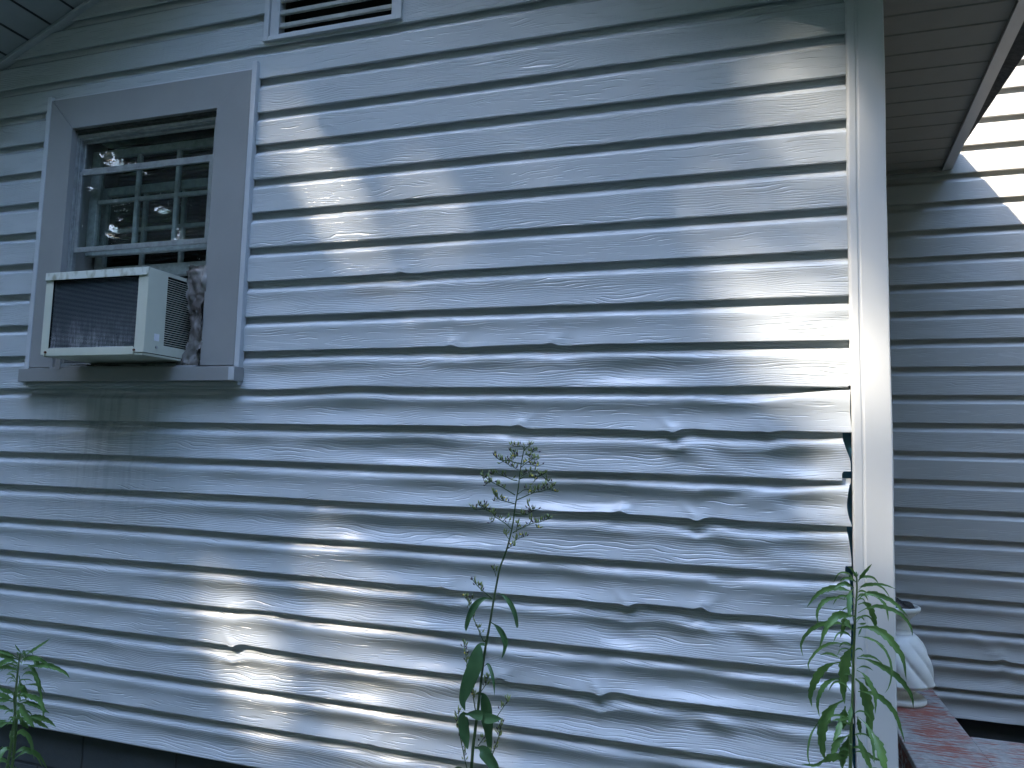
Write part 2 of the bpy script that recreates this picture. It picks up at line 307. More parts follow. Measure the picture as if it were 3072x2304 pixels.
def build_siding(name, mat, parent, xa, xb, i0, i1, zref, ybase, dx, buckle, windows, seed=0, xend=None, smooth_low=None):
    xs = np.arange(xa, xb + dx*0.5, dx); nx = len(xs)
    VV = []; FF = []; CO = []; DE = []; base = 0
    def env(i):
        if buckle == 1:
            e = float(np.interp(i, [-6, -4, -3, -1, 0, 2, 10], [.04, .12, .30, .60, .85, 1.0, 1.0]))
            ex = (sstep(-2.6, -1.25, xs) * 0.72 + 0.28) if i < 2 else (sstep(-2.3, -1.5, xs) * 0.45 + 0.55)
            return e * ex
        if buckle == 2: return np.full(nx, float(np.interp(i, [13, 15, 16, 19], [.05, .6, 1.2, 1.5])))
        return np.full(nx, 0.02)
    def zshift(i):                           # vertical wander of a butt line
        e = env(i); z = nE(xs/0.55 + i*3.7 + seed, i*1.3+.5) * .0022 * e + nE(xs/1.4 + i*2.2, 9.1+seed) * .0015
        if buckle == 1:
            for kx, ki, ka, sg in KINKS:
                if ki == i:
                    d = xs - kx
                    z = z + .0075*ka*sg*np.exp(-(d/.016)**2) - .004*ka*sg*np.exp(-((d-.05)/.05)**2) + .003*ka*sg*np.exp(-((d+.07)/.06)**2)
            if i == 0: z = z - .006*np.exp(-((xs+1.60)/.16)**2) + .006*np.exp(-((xs+1.25)/.15)**2) + .004*np.exp(-((xs+.0)/.1)**2)
            if i == 3: z = z + .005*sstep(-.5, -.3, xs)*(1-sstep(-.3, -.1, xs))
            if i in (6, 7): z = z + .004*np.exp(-((xs+1.55)/.12)**2)
        if buckle == 2 and i == 17: z = z + .012*np.exp(-((xs-1.02)/.02)**2)
        return z
    for i in range(i0, i1 + 1):
        e = env(i); zb = zref - i*P
        A = e * (.0034 + .0012*min(1, max(0, (i-3)/3)) + .0095*np.clip(nA(xs/.22 + i*5.3 + seed, i*.9) + .25, 0, 1.3))
        if buckle == 1:
            for bx, bi, bl, bd in BLOBS:
                if bi == i: A = A + bd*.001*2.1*np.exp(-((xs-bx)/bl)**2)
        if i % 2 == 0: lip = [(.004, .0150), (-.0035, .007), (-.0045, .003), (-.003, .0008), (0.0, 0.0)]
        else: lip = [(.002, .0150), (-.0005, .010), (-.001, .005), (-.0007, .0015), (.0006, 0.0)]
        hs = [h for h, _ in lip] + list(FULL); ys = [y for _, y in lip] + [0.0]*len(FULL)
        sh = [(.0880, .0018), (.0905, .0042), (.0930, .0070), (.0955, .0098), (.0980, .0124), (.1010, .0148), (.1050, .0168), (.1105, .0179), (.1190, .0184), (.1320, .0186)]
        hs += [h for h, _ in sh]; ys += [y for _, y in sh]; nr = len(hs); nl = len(lip)
        zs0 = zshift(i); zs1 = zshift(i-1)
        X = np.zeros((nr, nx)); Y = np.zeros((nr, nx)); Z = np.zeros((nr, nx))
        shl = np.zeros(nx)
        if buckle == 1:
            # the shoulder of a loose course wanders, and climbs towards the corner
            shl = e * nB(xs/.45 + i*2.1, i*.7) * .003
            if i == 1: shl = shl - .012*np.exp(-((xs+.02)/.10)**2) + .024*sstep(.0, .262, xs)**1.3
            if i in (2, 3, 4, 5): shl = shl + (.010, .012, .010, .008)[i-2]*sstep(.03, .262, xs)**1.5
            if i == 7: shl = shl + .007*np.exp(-((xs+1.60)/.07)**2)
        for r in range(nr):
            h = hs[r]; f = min(max(h/P, 0), 1)
            z = zb + h + zs0*(1-f) + zs1*f
            w = math.exp(-((h-.095)/.022)**2)
            z = z + shl*w
            y = np.full(nx, ys[r])
            if r >= nl and h > .074 and buckle:      # where a course has come loose its shoulder relaxes into a long curve
                q = min(1, max(0, (h-.074)/(.116-.074))); soft = .0180*(q*q*(3-2*q))
                y = y*(1-.75*np.clip(e, 0, 1)) + soft*.75*np.clip(e, 0, 1)
            if r >= nl - 1:
                t = min(max(h/.093, 0), 1)
                dish = math.sin(math.pi*min(1, t*.98))**1.25
                # hollows sit a little above the middle so the lower third faces the sky
                y = y + A*dish
                y = y - e*.0016*math.sin(math.pi*min(1, max(0, (h-.055)/.055)))*1.0
                y = y + e*nC(xs/.14 + i*1.9 + seed, (zb+h)/.060)*.0012*min(1, t*4)*(1 if h < .092 else max(0, 1-(h-.092)/.02))
                if e.max() < .2: y = y + nC(xs/.35 + i*7.7, (zb+h)/.08)*.0003
            # slow in-and-out waves shared by neighbouring courses
            y = y + e*nD(xs/.45, (zb+h)/.30 + seed)*.0035 + nD(xs/1.1+5, (zb+h)/.9)*.0012
            if buckle == 1:
                for kx, ki, ka, sg in KINKS:
                    d = xs - kx
                    if ki == i and h < .06: y = y - .004*ka*math.exp(-(h/.022)**2)*np.exp(-(d/.022)**2) + .0035*ka*math.exp(-(h/.03)**2)*np.exp(-((d-.05)/.03)**2)
                    if ki == i-1 and h > .06: y = y + .006*ka*math.exp(-((h-.090)/.011)**2)*np.exp(-((d+.0)/.045)**2) - .0035*ka*math.exp(-((h-.074)/.010)**2)*np.exp(-(d/.05)**2)
                    if ki == i and .01 < h < .09: y = y - .0025*ka*np.exp(-((d - sg*(h)*1.0)/.018)**2)*math.exp(-((h-.02)/.03)**2)
                if r >= nl:
                    dep = (Z0 - (zb + h))/P
                    for cx0, d0, cx1, d1, cw, ca in CREASES:
                        if not (i - 1 <= min(d0, d1) and max(d0, d1) <= i): 
                            if not (i-1 <= (d0+d1)/2 <= i): continue
                        ux, uz = cx1-cx0, -(d1-d0)*P; L2 = ux*ux+uz*uz
                        px = xs-cx0; pz = -(dep-d0)*P
                        tt = np.clip((px*ux+pz*uz)/L2, 0, 1)
                        dist = np.sqrt((px-ux*tt)**2 + (pz-uz*tt)**2)
                        fall = np.sin(np.pi*np.clip(tt*.8+.1, 0, 1))
                        edge = min(1, h/.012)*min(1, max(0, (.105-h)/.012))
                        y = y - ca*.0014*np.exp(-(dist/(cw*1.6))**2)*fall*edge
                if 1 <= i <= 9 and r >= nl-1:
                    y = y - .006*sstep(.17, .262, xs)*abs(math.sin(i*2.3+.7))*min(1, h/.04)
            if buckle == 2 and i in (17, 18):
                d = xs - 1.02
                y = y - .005*np.exp(-((d + (h if i == 17 else -h))/.03)**2)*(1 if h > .02 else .5)
            Z[r] = z; Y[r] = np.where(y > .020, .020 + .25*(y-.020), y) if h < .1 else np.minimum(y, .027)
            xx = xs.copy()
            if xend is not None: xx = np.minimum(xx, xend(i, h, r < nl))
            X[r] = xx
        V = np.stack([X, Y + ybase, Z], -1).reshape(-1, 3)
        idx = base + np.arange(nr*nx).reshape(nr, nx)
        F = np.stack([idx[:-1, :-1], idx[:-1, 1:], idx[1:, 1:], idx[1:, :-1]], -1).reshape(-1, 4)
        cx = (X[:-1, :-1] + X[:-1, 1:]).ravel()/2; cz = (Z[:-1, :-1] + Z[1:, :-1]).ravel()/2
        keep = (X[:-1, 1:] - X[:-1, :-1]).ravel() > 1e-5
        for (wx0, wx1, wz0, wz1) in windows: keep &= ~((cx > wx0) & (cx < wx1) & (cz > wz0) & (cz < wz1))
        if smooth_low is not None: keep &= smooth_low(cx, cz)
        FF.append(F[keep]); VV.append(V); base += nr*nx
        CO.append(np.full(nr*nx, (i % 2)*1.7 + (i//2 % 3)*.0 + seed)); DE.append(np.full(nr*nx, float(i % 2 == 0)))
    V = np.concatenate(VV); F = np.concatenate(FF)
    me = np_mesh(name, V, F, smooth=True, attrs={'course': np.concatenate(CO), 'dense': np.concatenate(DE)})
    return link(name, me, mat, parent)

# ------------------------------------------------------------------ ground
g = MB(); gn = 60
gv = []; 
for a in range(gn+1):
    for b in range(gn+1):
        x = -60 + 120*a/gn; y = -60 + 120*b/gn; gv.append((x, y, -0.02 + 0.05*math.sin(x*.21)*math.cos(y*.17) - 0.02))
g.add(gv, [(a*(gn+1)+b, (a+1)*(gn+1)+b, (a+1)*(gn+1)+b+1, a*(gn+1)+b+1) for a in range(gn) for b in range(gn)])
M_ground = plain('dirt_and_grass', (0.040, 0.045, 0.028), 0.95, var=0.5, scale=2.5, bump=0.03, bscale=8)
tag(g.build('ground', M_ground, None, smooth=True), kind='structure')

# ------------------------------------------------------------------ house
HX0, HX1 = -3.208, 0.358
house = empty('house', (-1.425, 0, 0), 'grey gabled house with buckled wood grain siding and a set back wing', 'house')
RS_ = 0.415; PKX, PKZ = -1.425, 3.765
rake = lambda x: PKZ - RS_*abs(x - PKX)
def ends(i, h, lip):
    if i <= 0: return 0.270 - (0.016 if (lip and i == 0) else 0)
    f = min(max(h/P, 0), 1); e = 0.262
    if i == 1: e = 0.2645 - .006*math.sin(math.pi*f)
    elif i == 2: e = 0.258 - .018*sstep(.35, .80, f) if h > .018 else .236
    elif i == 3: e = 0.259 - .012*math.sin(math.pi*min(1, f*1.1))
    elif i == 4: e = 0.256 - .009*sstep(.3, .9, f) if h > .018 else .240
    elif i == 5: e = 0.258 - .008*f
    elif i >= 6: e = 0.2565 - .009*abs(math.sin(i*1.7))*math.sin(math.pi*f)
    return float(e)
build_siding('siding', M_side, house, HX0+.05, 0.273, -16, 10, Z0, 0.0, 0.0065, 1,
    [(-2.65, -1.85, 1.765, 2.83), (-1.69, -1.16, 3.013, 3.45)], xend=ends, smooth_low=lambda cx, cz: cz < PKZ - RS_*np.abs(cx-PKX) + .02)
build_siding('siding', M_side2, house, HX1-.02, 4.2, -12, 19, 2.841, 1.54, 0.02, 2, [], seed=7)
# side and hidden walls
w = MB(); pv = []
for i in range(10, -10, -1):
    zb = Z0 - i*P
    pv += [(HX1-.022, zb+.003), (HX1-.008, zb-.001), (HX1-.006, zb+.001), (HX1-.006, zb+.086), (HX1-.010, zb+.092), (HX1-.018, zb+.100), (HX1-.022, zb+.108)]
w.add([(a, y_, z_) for y_ in (.091, 1.538) for a, z_ in pv], [(k, k+1, len(pv)+k+1, len(pv)+k) for k in range(len(pv)-1)])
w.build('side_siding', M_side2, house)
w = MB(); w.box(HX0, HX0+.01, 0.09, 5.0, .44, 3.0); w.box(HX0, 4.2, 5.0, 5.05, 0, 4.3); w.box(4.19, 4.2, 1.56, 5, 0, 4.3)
w.prism([(HX0, 2.99), (.842, 2.99), (PKX, 4.0)], 4.9, 4.95); w.build('rear_wall', M_post, house)
# blue sheathing behind the siding
w = MB(); w.box(HX0+.01, HX1-.03, 0.030, 0.045, .46, 1.72); w.box(-1.84, HX1-.03, .030, .045, 1.722, 2.95); w.box(HX0+.01, -2.66, .030, .045, 1.722, 2.95)
w.build('foam_sheathing', M_blue, house)
w = MB(); w.box(.42, 4.15, 1.575, 1.585, .46, 4.3); w.build('rear_sheathing', M_darkw, house)
# corner posts
def corner(x0, x1):
    w = MB(); s = 1
    prof = [(x0, .012), (x0, -.010), (x0+.003, -.0135), (x0+.006, -.0145), (x0+.021, -.0145), (x0+.024, -.0125), (x0+.0275, -.0125), (x0+.031, -.0150), (x1-.004, -.0150), (x1-.0012, -.0138), (x1, -.011), (x1, .09), (x0+.01, .09)]
    zb = .432; n = len(prof); zz = [zb + (3.02-zb)*k/24 for k in range(25)]
    v = []
    for z in zz:
        for k, (px, py) in enumerate(prof): v.append((px + (.0012*math.sin(z*5.1)+.0006*math.sin(z*13) if x0 > 0 else 0), py + .0008*math.sin(z*3.3+k), z))
    f = [(a*n+b, a*n+(b+1) % n, (a+1)*n+(b+1) % n, (a+1)*n+b) for a in range(24) for b in range(n)] + [tuple(range(n)), tuple(24*n+k for k in range(n))]
    w.add(v, f); return w.build('corner_post', M_post, house)
corner(.2603, .3580); corner(HX0, HX0+.098)
# foundation
w = MB(); w.box(HX0+.03, HX1-.03, .028, .20, -.1, .452); w.box(HX1-.2, HX1-.03, .201, 1.70, -.1, .452); w.box(HX1-.028, 4.1, 1.585, 1.75, -.1, .452)
w.build('foundation', M_found, house)

# roof, soffits, fascias
OV = .30
def roof_side(sgn):
    xe = PKX + sgn*(.885-PKX)
    off = .055
    def pt(x, y, dz): return (x, y, rake(x) + dz)
    # soffit boards under the rake overhang (each board a shallow pan, v-groove between)
    s = MB(); step = .118; x = PKX
    xs_ = []
    k = 0
    start = -2.984 if sgn < 0 else 2*PKX+2.984
    lim = PKX + sgn*1.80
    xx = start + sgn*step*2
    edges = [xx - sgn*step*j for j in range(0, 18)]
    for j in range(len(edges)-1):
        a, b = edges[j], edges[j+1]
        if sgn*(a-PKX) <= 0: break
        if sgn*(b-PKX) < 0: b = PKX
        g_ = .010*sgn
        for (p, q, d0, d1) in ((a, a-g_*.35, .010, .010), (a-g_*.35, a-g_, .010, .0), (a-g_, b, .0, .0)):
            s.add([(p, -OV+.015, rake(p)+.004+d0), (p, -.0, rake(p)+.004+d0), (q, 0.0, rake(q)+.004+d1), (q, -OV+.015, rake(q)+.004+d1)], [(0,1,2,3)])
    s.build('rake_soffit', M_soffit, house)
    # receiving channel along the wall
    s = MB(); a = lim; 
    s.prismv([(a, -.026, rake(a)-.008), (PKX, -.026, PKZ-.008), (PKX, -.026, PKZ+.003), (a, -.026, rake(a)+.003)], (0, .040, 0))
    s.prismv([(a, -.030, rake(a)-.017), (PKX, -.030, PKZ-.017), (PKX, -.030, PKZ-.009), (a, -.030, rake(a)-.009)], (0, .010, 0))
    s.build('soffit_channel', M_trim, house)
    s = MB()      # rake fascia
    s.prismv([(xe, -OV-.02, rake(xe)-.004), (PKX, -OV-.02, PKZ-.004), (PKX, -OV-.02, PKZ+.13), (xe, -OV-.02, rake(xe)+.13)], (0, .035, 0)); s.build('fascia', M_case, house)
    s = MB()      # roof deck with shingles
    s.prismv([(xe+sgn*.02, -OV-.03, rake(xe+sgn*.02)+.132), (PKX, -OV-.03, PKZ+.14), (PKX, -OV-.03, PKZ+.17), (xe+sgn*.02, -OV-.03, rake(xe+sgn*.02)+.162)], (0, 5.5, 0)); s.build('roof', M_roof, house)
roof_side(-1); roof_side(1)
# eave soffit on the right, running back to the wing
ye0, ye1 = -OV+.02, 1.538; ex = lambda y: .842 + (.745-.842)*(1.54-y)/(1.54-.196)
s = MB(); yl = [ye0] + sorted([.182, .297, .427, .545, .667, .793, .917, 1.036, 1.176, 1.291, 1.423, .062, -.058, -.178]) + [ye1]
for a, b in zip(yl[:-1], yl[1:]):
    for (p, q, d0, d1) in ((a, a+.004, .009, .009), (a+.004, a+.010, .009, 0), (a+.010, b, 0, 0)):
        s.add([(HX1-.004, p, 2.869+d0), (ex(p), p, 2.869+d0), (ex(q), q, 2.869+d1), (HX1-.004, q, 2.869+d1)], [(0,1,2,3)])
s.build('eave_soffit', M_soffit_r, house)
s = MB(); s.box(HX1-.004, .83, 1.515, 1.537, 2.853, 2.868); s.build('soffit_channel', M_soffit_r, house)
s = MB()
s.prismv([(ex(ye0), ye0, 2.856), (ex(ye0)+.042, ye0, 2.862), (ex(ye0)+.045, ye0, 2.98), (ex(ye0), ye0, 2.98)], (ex(ye1)-ex(ye0), ye1-ye0, 0)); s.build('fascia', M_case, house)
s = MB(); s.prismv([(.40, -OV+.02, 2.985), (.79, -OV+.02, 2.985), (.79, -OV+.02, 2.995), (.40, -OV+.02, 3.10)], (.06, 1.81, 0)); s.build('eave_board', M_case, house)
s = MB(); s.box(.2, 4.5, 1.24, 5.3, 4.32, 4.5); s.build('roof', M_roof, house)
s = MB(); s.box(.30, 4.45, 1.26, 1.54, 4.302, 4.318); s.build('wing_soffit', M_soffit, house)

# ------------------------------------------------------------------ window
WX0, WX1, WZ0, WZ1 = -2.711, -1.743, 1.797, 2.895      # casing outside
IX0, IX1, IZ1 = -2.590, -1.889, 2.764                   # opening
win = MB(); yf = -.015
win.prism([(WX0+.002, WZ1), (WX1-.003, WZ1), (IX1-.003, IZ1), (IX0+.002, IZ1)], yf, .018)
win.prism([(WX0, WZ0), (IX0, WZ0), (IX0, IZ1), (WX0, WZ1)], yf-.0012, .018)
win.prism([(IX1, WZ0), (WX1, WZ0), (WX1, WZ1), (IX1, IZ1)], yf-.0030, .018)
# jamb returns
win.box(IX0-.004, IX0, .0181, .16, WZ0, IZ1); win.box(IX1, IX1+.004, .0181, .16, WZ0, IZ1)
window = win.build('window', M_case, house, bevel=.0015)
j = MB()
j.box(-2.733, WX0-.0008, yf-.003, .01, 1.727, 2.912); j.box(WX1+.0008, -1.7215, yf-.003, .01, 1.727, 2.925)
j.box(-2.7325, -1.722, -.006, .01, 2.8965, 2.905)
j.box(-2.7325, -1.7220, -.014, .01, 1.7265, 1.7385); j.build('j_channel', M_trim, window, bevel=.002)
j = MB(); j.box(-2.726, -1.716, -.047, .018, 1.7390, 1.7900); j.box(-2.58, -1.90, -.038, .06, 1.7901, 1.7965); j.build('window_sill', M_case, window, bevel=.002)
j = MB(); j.box(-1.739, -1.7155, -.0480, -.0472, 1.742, 1.787); j.build('end_cap', M_trim, window)
j = MB(); j.box(IX0, IX1, .0, .16, 2.755, 2.7625); j.box(IX0, IX1, .012, .03, 2.738, 2.7548); j.build('head_jamb', M_darkw, window)
# storm window: outer frame
SX0, SX1, SZ1, SZ0 = -2.590, -1.905, 2.745, 1.800
def frame(b, x0, x1, z0, z1, t, y0, y1, tb=None, tt=None):
    tb = t if tb is None else tb; tt = t if tt is None else tt
    b.box(x0, x0+t, y0, y1, z0, z1); b.box(x1-t, x1, y0, y1, z0, z1)
    b.box(x0+t, x1-t, y0+.0005, y1, z0, z0+tb); b.box(x0+t, x1-t, y0+.0005, y1, z1-tt, z1)
j = MB(); frame(j, SX0, SX1, SZ0, SZ1, .012, .010, .024); frame(j, SX0+.0125, SX1-.0125, SZ0+.012, SZ1-.012, .006, .016, .034)
j.build('storm_frame', M_alu, window, bevel=.0012)
gx0, gx1 = SX0+.019, SX1-.019
st = MB(); frame(st, gx0, gx1, 2.594, 2.727, .011, .030, .040); st.box(gx0+.002, gx1-.002, .024, .0295, 2.594, 2.606); sto = st.build('storm_sash', M_alu, window, bevel=.001)
pm = MB(); pm.add([(gx0+.011,.0355,2.606),(gx1-.011,.0355,2.606),(gx1-.011,.0355,2.715),(gx0+.011,.0355,2.715)],[(0,1,2,3)]); pm.build('pane', M_glass, sto)
st = MB(); frame(st, gx0, gx1, 2.262, 2.593, .014, .018, .030, tb=.020, tt=.016); sto = st.build('storm_sash', M_alu, window, bevel=.001)
pm = MB(); pm.add([(gx0+.014,.0245,2.282),(gx1-.014,.0245,2.282),(gx1-.014,.0245,2.577),(gx0+.014,.0245,2.577)],[(0,1,2,3)]); pm.build('pane', M_glass, sto)
# old timber sashes, both behind the storm glass
def sash(x0, x1, z0, z1, y, cols, rows, rail_b, rail_t, stile, mun=.016, mat=M_wood):
    b = MB(); d = .026
    b.box(x0, x0+stile, y, y+d, z0, z1); b.box(x1-stile, x1, y, y+d, z0, z1)
    b.box(x0+stile, x1-stile, y+.0006, y+d, z0, z0+rail_b); b.box(x0+stile, x1-stile, y+.0006, y+d, z1-rail_t, z1)
    rnd = random.Random(int(y*1000)); W = x1-x0-2*stile; H = z1-z0-rail_b-rail_t
    for c in range(1, cols):
        xc = x0+stile+W*c/cols; b.box(xc-mun/2, xc+mun/2, y+.004, y+d-.004, z0+rail_b, z1-rail_t)
    for r in range(1, rows):
        zc = z0+rail_b+H*r/rows
        for c in range(cols):
            xa_ = x0+stile+W*c/cols + (mun/2 if c else 0); xb_ = x0+stile+W*(c+1)/cols - (mun/2 if c < cols-1 else 0)
            b.box(xa_, xb_, y+.0046, y+d-.0046, zc-mun/2, zc+mun/2)
    o = b.build('sash', mat, window, bevel=.0025)
    p = MB(); p.add([(x0+stile,y+d*.5,z0+rail_b),(x1-stile,y+d*.5,z0+rail_b),(x1-stile,y+d*.5,z1-rail_t),(x0+stile,y+d*.5,z1-rail_t)],[(0,1,2,3)]); p.build('pane', M_glass2, o)
    return o
sash(-2.575, -1.905, 2.262, 2.700, .075, 3, 2, .040, .030, .042)
sash(-2.570, -1.910, 2.175, 2.560, .118, 3, 2, .050, .035, .040)
b = MB(); 
for k in range(34): 
    z = 2.16 + k*.018
    b.add([(-2.56, .190, z), (-1.92, .190, z), (-1.92, .203, z+.014), (-2.56, .203, z+.014)], [(0,1,2,3)])
b.build('blind', plain('blind_slats', (0.008, 0.010, 0.007), 0.9, spec=0.05), window)
b = MB(); b.box(-2.75, -1.75, .9, .92, 1.5, 2.95); b.box(-2.62, -1.86, .2065, .215, 1.8, 2.15); b.box(-2.76, -2.75, .06, .9, 1.5, 2.95); b.box(-1.75, -1.74, .06, .9, 1.5, 2.95); b.build('room_lining', M_dark, window)

# ------------------------------------------------------------------ gable vent
v = MB()
vx0, vx1, vz0, vz1 = -1.706, -1.144, 2.998, 3.46
v.box(vx0, vx0+.020, -.014, .01, vz0, vz1); v.box(vx1-.020, vx1, -.014, .01, vz0, vz1); v.box(vx0+.0201, vx1-.0201, -.0135, .01, vz0, vz0+.018); v.box(vx0+.0201, vx1-.0201, -.0135, .01, vz1-.018, vz1)
v.box(vx0+.0225, vx0+.060, -.006, .03, vz0+.0185, vz1-.0185); v.box(vx1-.042, vx1-.0205, -.006, .03, vz0+.0185, vz1-.0185)
v.box(vx0+.0605, vx1-.0425, -.004, .05, vz0+.0185, vz0+.026)
vent = v.build('gable_vent', M_trim, house, bevel=.0015)
for k in range(8):
    z = 3.058 + k*.050; s = MB()
    s.prismv([(vx0+.061, -.003, z+.005), (vx0+.061, -.004, z-.010), (vx0+.061, .001, z-.0145), (vx0+.061, .048, z+.018), (vx0+.061, .045, z+.026)], (vx1-vx0-.104, 0, 0))
    s.build('vent_slat', plain('vent_slat_paint', (.30, .31, .29), .6, var=.2, scale=30) if k == 0 else bpy.data.materials['vent_slat_paint'], vent, bevel=.001)
s = MB(); s.box(vx0+.03, vx1-.03, .10, .11, vz0, vz1); s.build('vent_backing', M_dark, vent)

# ------------------------------------------------------------------ air conditioner
ac = empty('air_conditioner', (-2.2, -.03, 1.81), 'beige window air conditioner with dark finned coil, sitting in the window on its sill', 'air conditioner')
M_acb = plain('ac_beige_paint', (0.52, 0.53, 0.44), 0.4, var=0.05, scale=6)
m_, nt, bb = mat_new('ac_mildewed_paint'); vv = mapped(nt, (40, 10, 18)); n_ = N(nt, 'ShaderNodeTexNoise', Scale=1.0, Detail=5.0); nt.links.new(vv, n_.inputs['Vector'])
nt.links.new(mixc(nt, ramp(nt, n_.outputs['Fac'], [(.50, 0.), (.66, .75)]).outputs[0], (0.56, 0.58, 0.52), (0.22, 0.21, 0.12)), bb.inputs['Base Color']); bb.inputs['Roughness'].default_value = .55; M_acm = m_
ax0, ax1, ay, az0, az1 = -2.432, -1.968, -.200, 1.822, 2.118
b = MB()   # top cap with a folded front edge, cut corner at the right
b.prism([(ax0-.002, az1-.028), (ax1-.008, az1-.028), (ax1-.001, az1-.022), (ax1-.001, az1), (ax0-.002, az1)], ay-.004, ay-.001)
b.box(ax0-.002, ax1, ay-.0008, .22, az1-.002, az1); b.build('top_cover', M_acm, ac, bevel=.0012)
b = MB()
b.box(ax0, ax0+.033, ay, ay+.002, az0-.002, az1-.003)                      # left front post
b.box(ax1-.042, ax1-.0005, ay, ay+.002, az0+.001, az1-.003)                # right front post
q_ = MB(); q_.box(ax0, ax0+.002, ay+.0022, .22, az0, az1-.0025); q_.build('side_panel', M_acb, ac)
# right side: solid part then louvred area cut with slots
sy0, sy1 = -.112, .03; ns = 31; lz0, lz1 = 1.857, 2.105
b.box(ax1-.002, ax1, ay+.0022, sy0, az0+.001, az1-.0025); b.box(ax1-.002, ax1, sy1, .22, az0+.001, az1-.0025)
b.box(ax1-.0021, ax1-.0001, sy0+.0001, sy1-.0001, az0+.001, lz0); b.box(ax1-.0021, ax1-.0001, sy0+.0001, sy1-.0001, lz1, az1-.0026)
for k in range(ns):
    z = lz0 + (lz1-lz0)*(k+1)/ns
    if k < ns-1: b.add([(ax1, sy0, z-.0030), (ax1, sy1, z-.0030), (ax1-.005, sy1, z+.0004), (ax1-.005, sy0, z+.0004)], [(0,1,2,3)])
b.build('cabinet', M_acb, ac)
b = MB(); b.box(ax1-.012, ax1-.0105, sy0-.01, sy1+.01, lz0-.01, lz1+.01); b.build('louvre_backing', M_black, ac)
b = MB(); b.prism([(ax0+.040, az0+.0205), (ax0+.030, az0+.008), (ax0+.036, az0-.008), (ax1-.046, az0-.008), (ax1-.036, az0+.004), (ax1-.044, az0+.0205)], ay-.003, ay-.0005)
b.box(ax0+.01, ax1-.002, ay+.002, .22, az0-.009, az0-.001); b.build('base_pan', M_acb, ac, bevel=.0015)
# coil fins: many thin sheets with bent patches
m_, nt, bb = mat_new('coil_fins'); tc = mapped(nt, (1, 1, 1)); sp = nt.nodes.new('ShaderNodeSeparateXYZ'); nt.links.new(tc, sp.inputs[0])
wob = N(nt, 'ShaderNodeTexNoise', Scale=9.0, Detail=3.0); nt.links.new(tc, wob.inputs['Vector'])
st_ = mapped(nt, (300, 1, 20)); strk = N(nt, 'ShaderNodeTexNoise', Scale=1.0, Detail=2.0); nt.links.new(st_, strk.inputs['Vector'])
low = ramp(nt, math_(nt, 'SUBTRACT', sp.outputs['Z'], 1.0), [(.83, 1.0), (.97, 0.12)])
msk = math_(nt, 'MULTIPLY', ramp(nt, wob.outputs['Fac'], [(.44, 0.), (.62, 1.)]).outputs[0], low.outputs[0])
bri = math_(nt, 'MULTIPLY', msk, ramp(nt, strk.outputs['Fac'], [(.42, 0.), (.62, 1.)]).outputs[0])  # bright streaks low on the fins are glints painted into the colour
nt.links.new(mixc(nt, bri, (0.15, 0.18, 0.20), (0.85, 0.88, 0.90)), bb.inputs['Base Color']); bb.inputs['Metallic'].default_value = .15; bb.inputs['Roughness'].default_value = .30; M_coil = m_
b = MB(); nf = 54; cz0, cz1 = az0+.018, az1-.028; rnd = random.Random(5); cols = 40; pts = []
for k in range(nf):
    z = cz0 + (cz1-cz0)*k/nf; hh = (cz1-cz0)/nf
    for c in range(cols):
        xa_ = ax0+.034 + (ax1-.043-ax0-.034)*c/cols; xb_ = ax0+.034 + (ax1-.043-ax0-.034)*(c+1)/cols
        bend = rnd.uniform(-.0004, .0004) + (rnd.uniform(-.0015, .0015) if (z < 1.89 and rnd.random() < .3) else 0)
        b.add([(xa_, ay+.006+bend, z), (xb_, ay+.006+bend, z), (xb_, ay+.0105, z+hh*.75), (xa_, ay+.0105, z+hh*.75)], [(0,1,2,3)])
b.build('coil', M_coil, ac)
b = MB(); b.box(ax0+.004, ax1-.0035, ay+.012, ay+.05, az0+.002, az1-.004); b.build('coil_core', M_black, ac)
b = MB(); b.box(ax1+.0004, ax1+.0012, -.158, -.135, 1.868, 1.893); b.build('sticker', plain('white_sticker', (.75, .75, .78), .4), ac, bevel=.0003)
for (x, y, z) in ((ax1+.001, -.146, 1.846),):
    b = MB(); b.tube([(x-.002, y, z), (x+.003, y, z)], .0045, 10); b.build('screw', M_steel, ac)
for (x, z) in ((ax0+.024, az0+.006), (ax1-.040, az0+.008)):
    b = MB(); b.tube([(x, ay-.004, z), (x, ay+.006, z)], .0045, 8); b.build('rust_spot', M_rust, ac)
b = MB(); b.box(-2.535, -2.512, -.050, -.048, 1.785, 1.835); b.box(-2.535, -2.44, -.0478, -.046, 1.815, 1.818); b.build('support_bracket', M_case, ac)

# crumpled plastic and foam stuffed into the gap beside the air conditioner
def crumple(name, path, wid, y0, seed, mat, parent, amp=.012, nu=11, nv=30):
    rs = np.random.RandomState(seed); f1 = lat_noise(seed); f2 = lat_noise(seed+1); V = []
    path = np.array(path, float); tt = np.linspace(0, 1, nv); px = np.interp(tt*(len(path)-1), np.arange(len(path)), path[:, 0]); pz = np.interp(tt*(len(path)-1), np.arange(len(path)), path[:, 1]); pw = np.interp(tt*(len(wid)-1), np.arange(len(wid)), wid)
    for k in range(nv):
        for c in range(nu):
            u = c/(nu-1)-.5
            a = f1(c*.45, k*.32); bq = f2(c*.8+7, k*.6)
            V.append((px[k]+u*pw[k]+.004*bq, y0 - abs(a)*amp*1.6 - abs(bq)*amp*.6 + .35*amp*(abs(u)*2)**2, pz[k]+.004*a))
    idx = np.arange(nu*nv).reshape(nv, nu)
    F = np.stack([idx[:-1, :-1], idx[:-1, 1:], idx[1:, 1:], idx[1:, :-1]], -1).reshape(-1, 4)
    me = np_mesh(name, V, F, smooth=False); o = link(name, me, mat, parent); return o
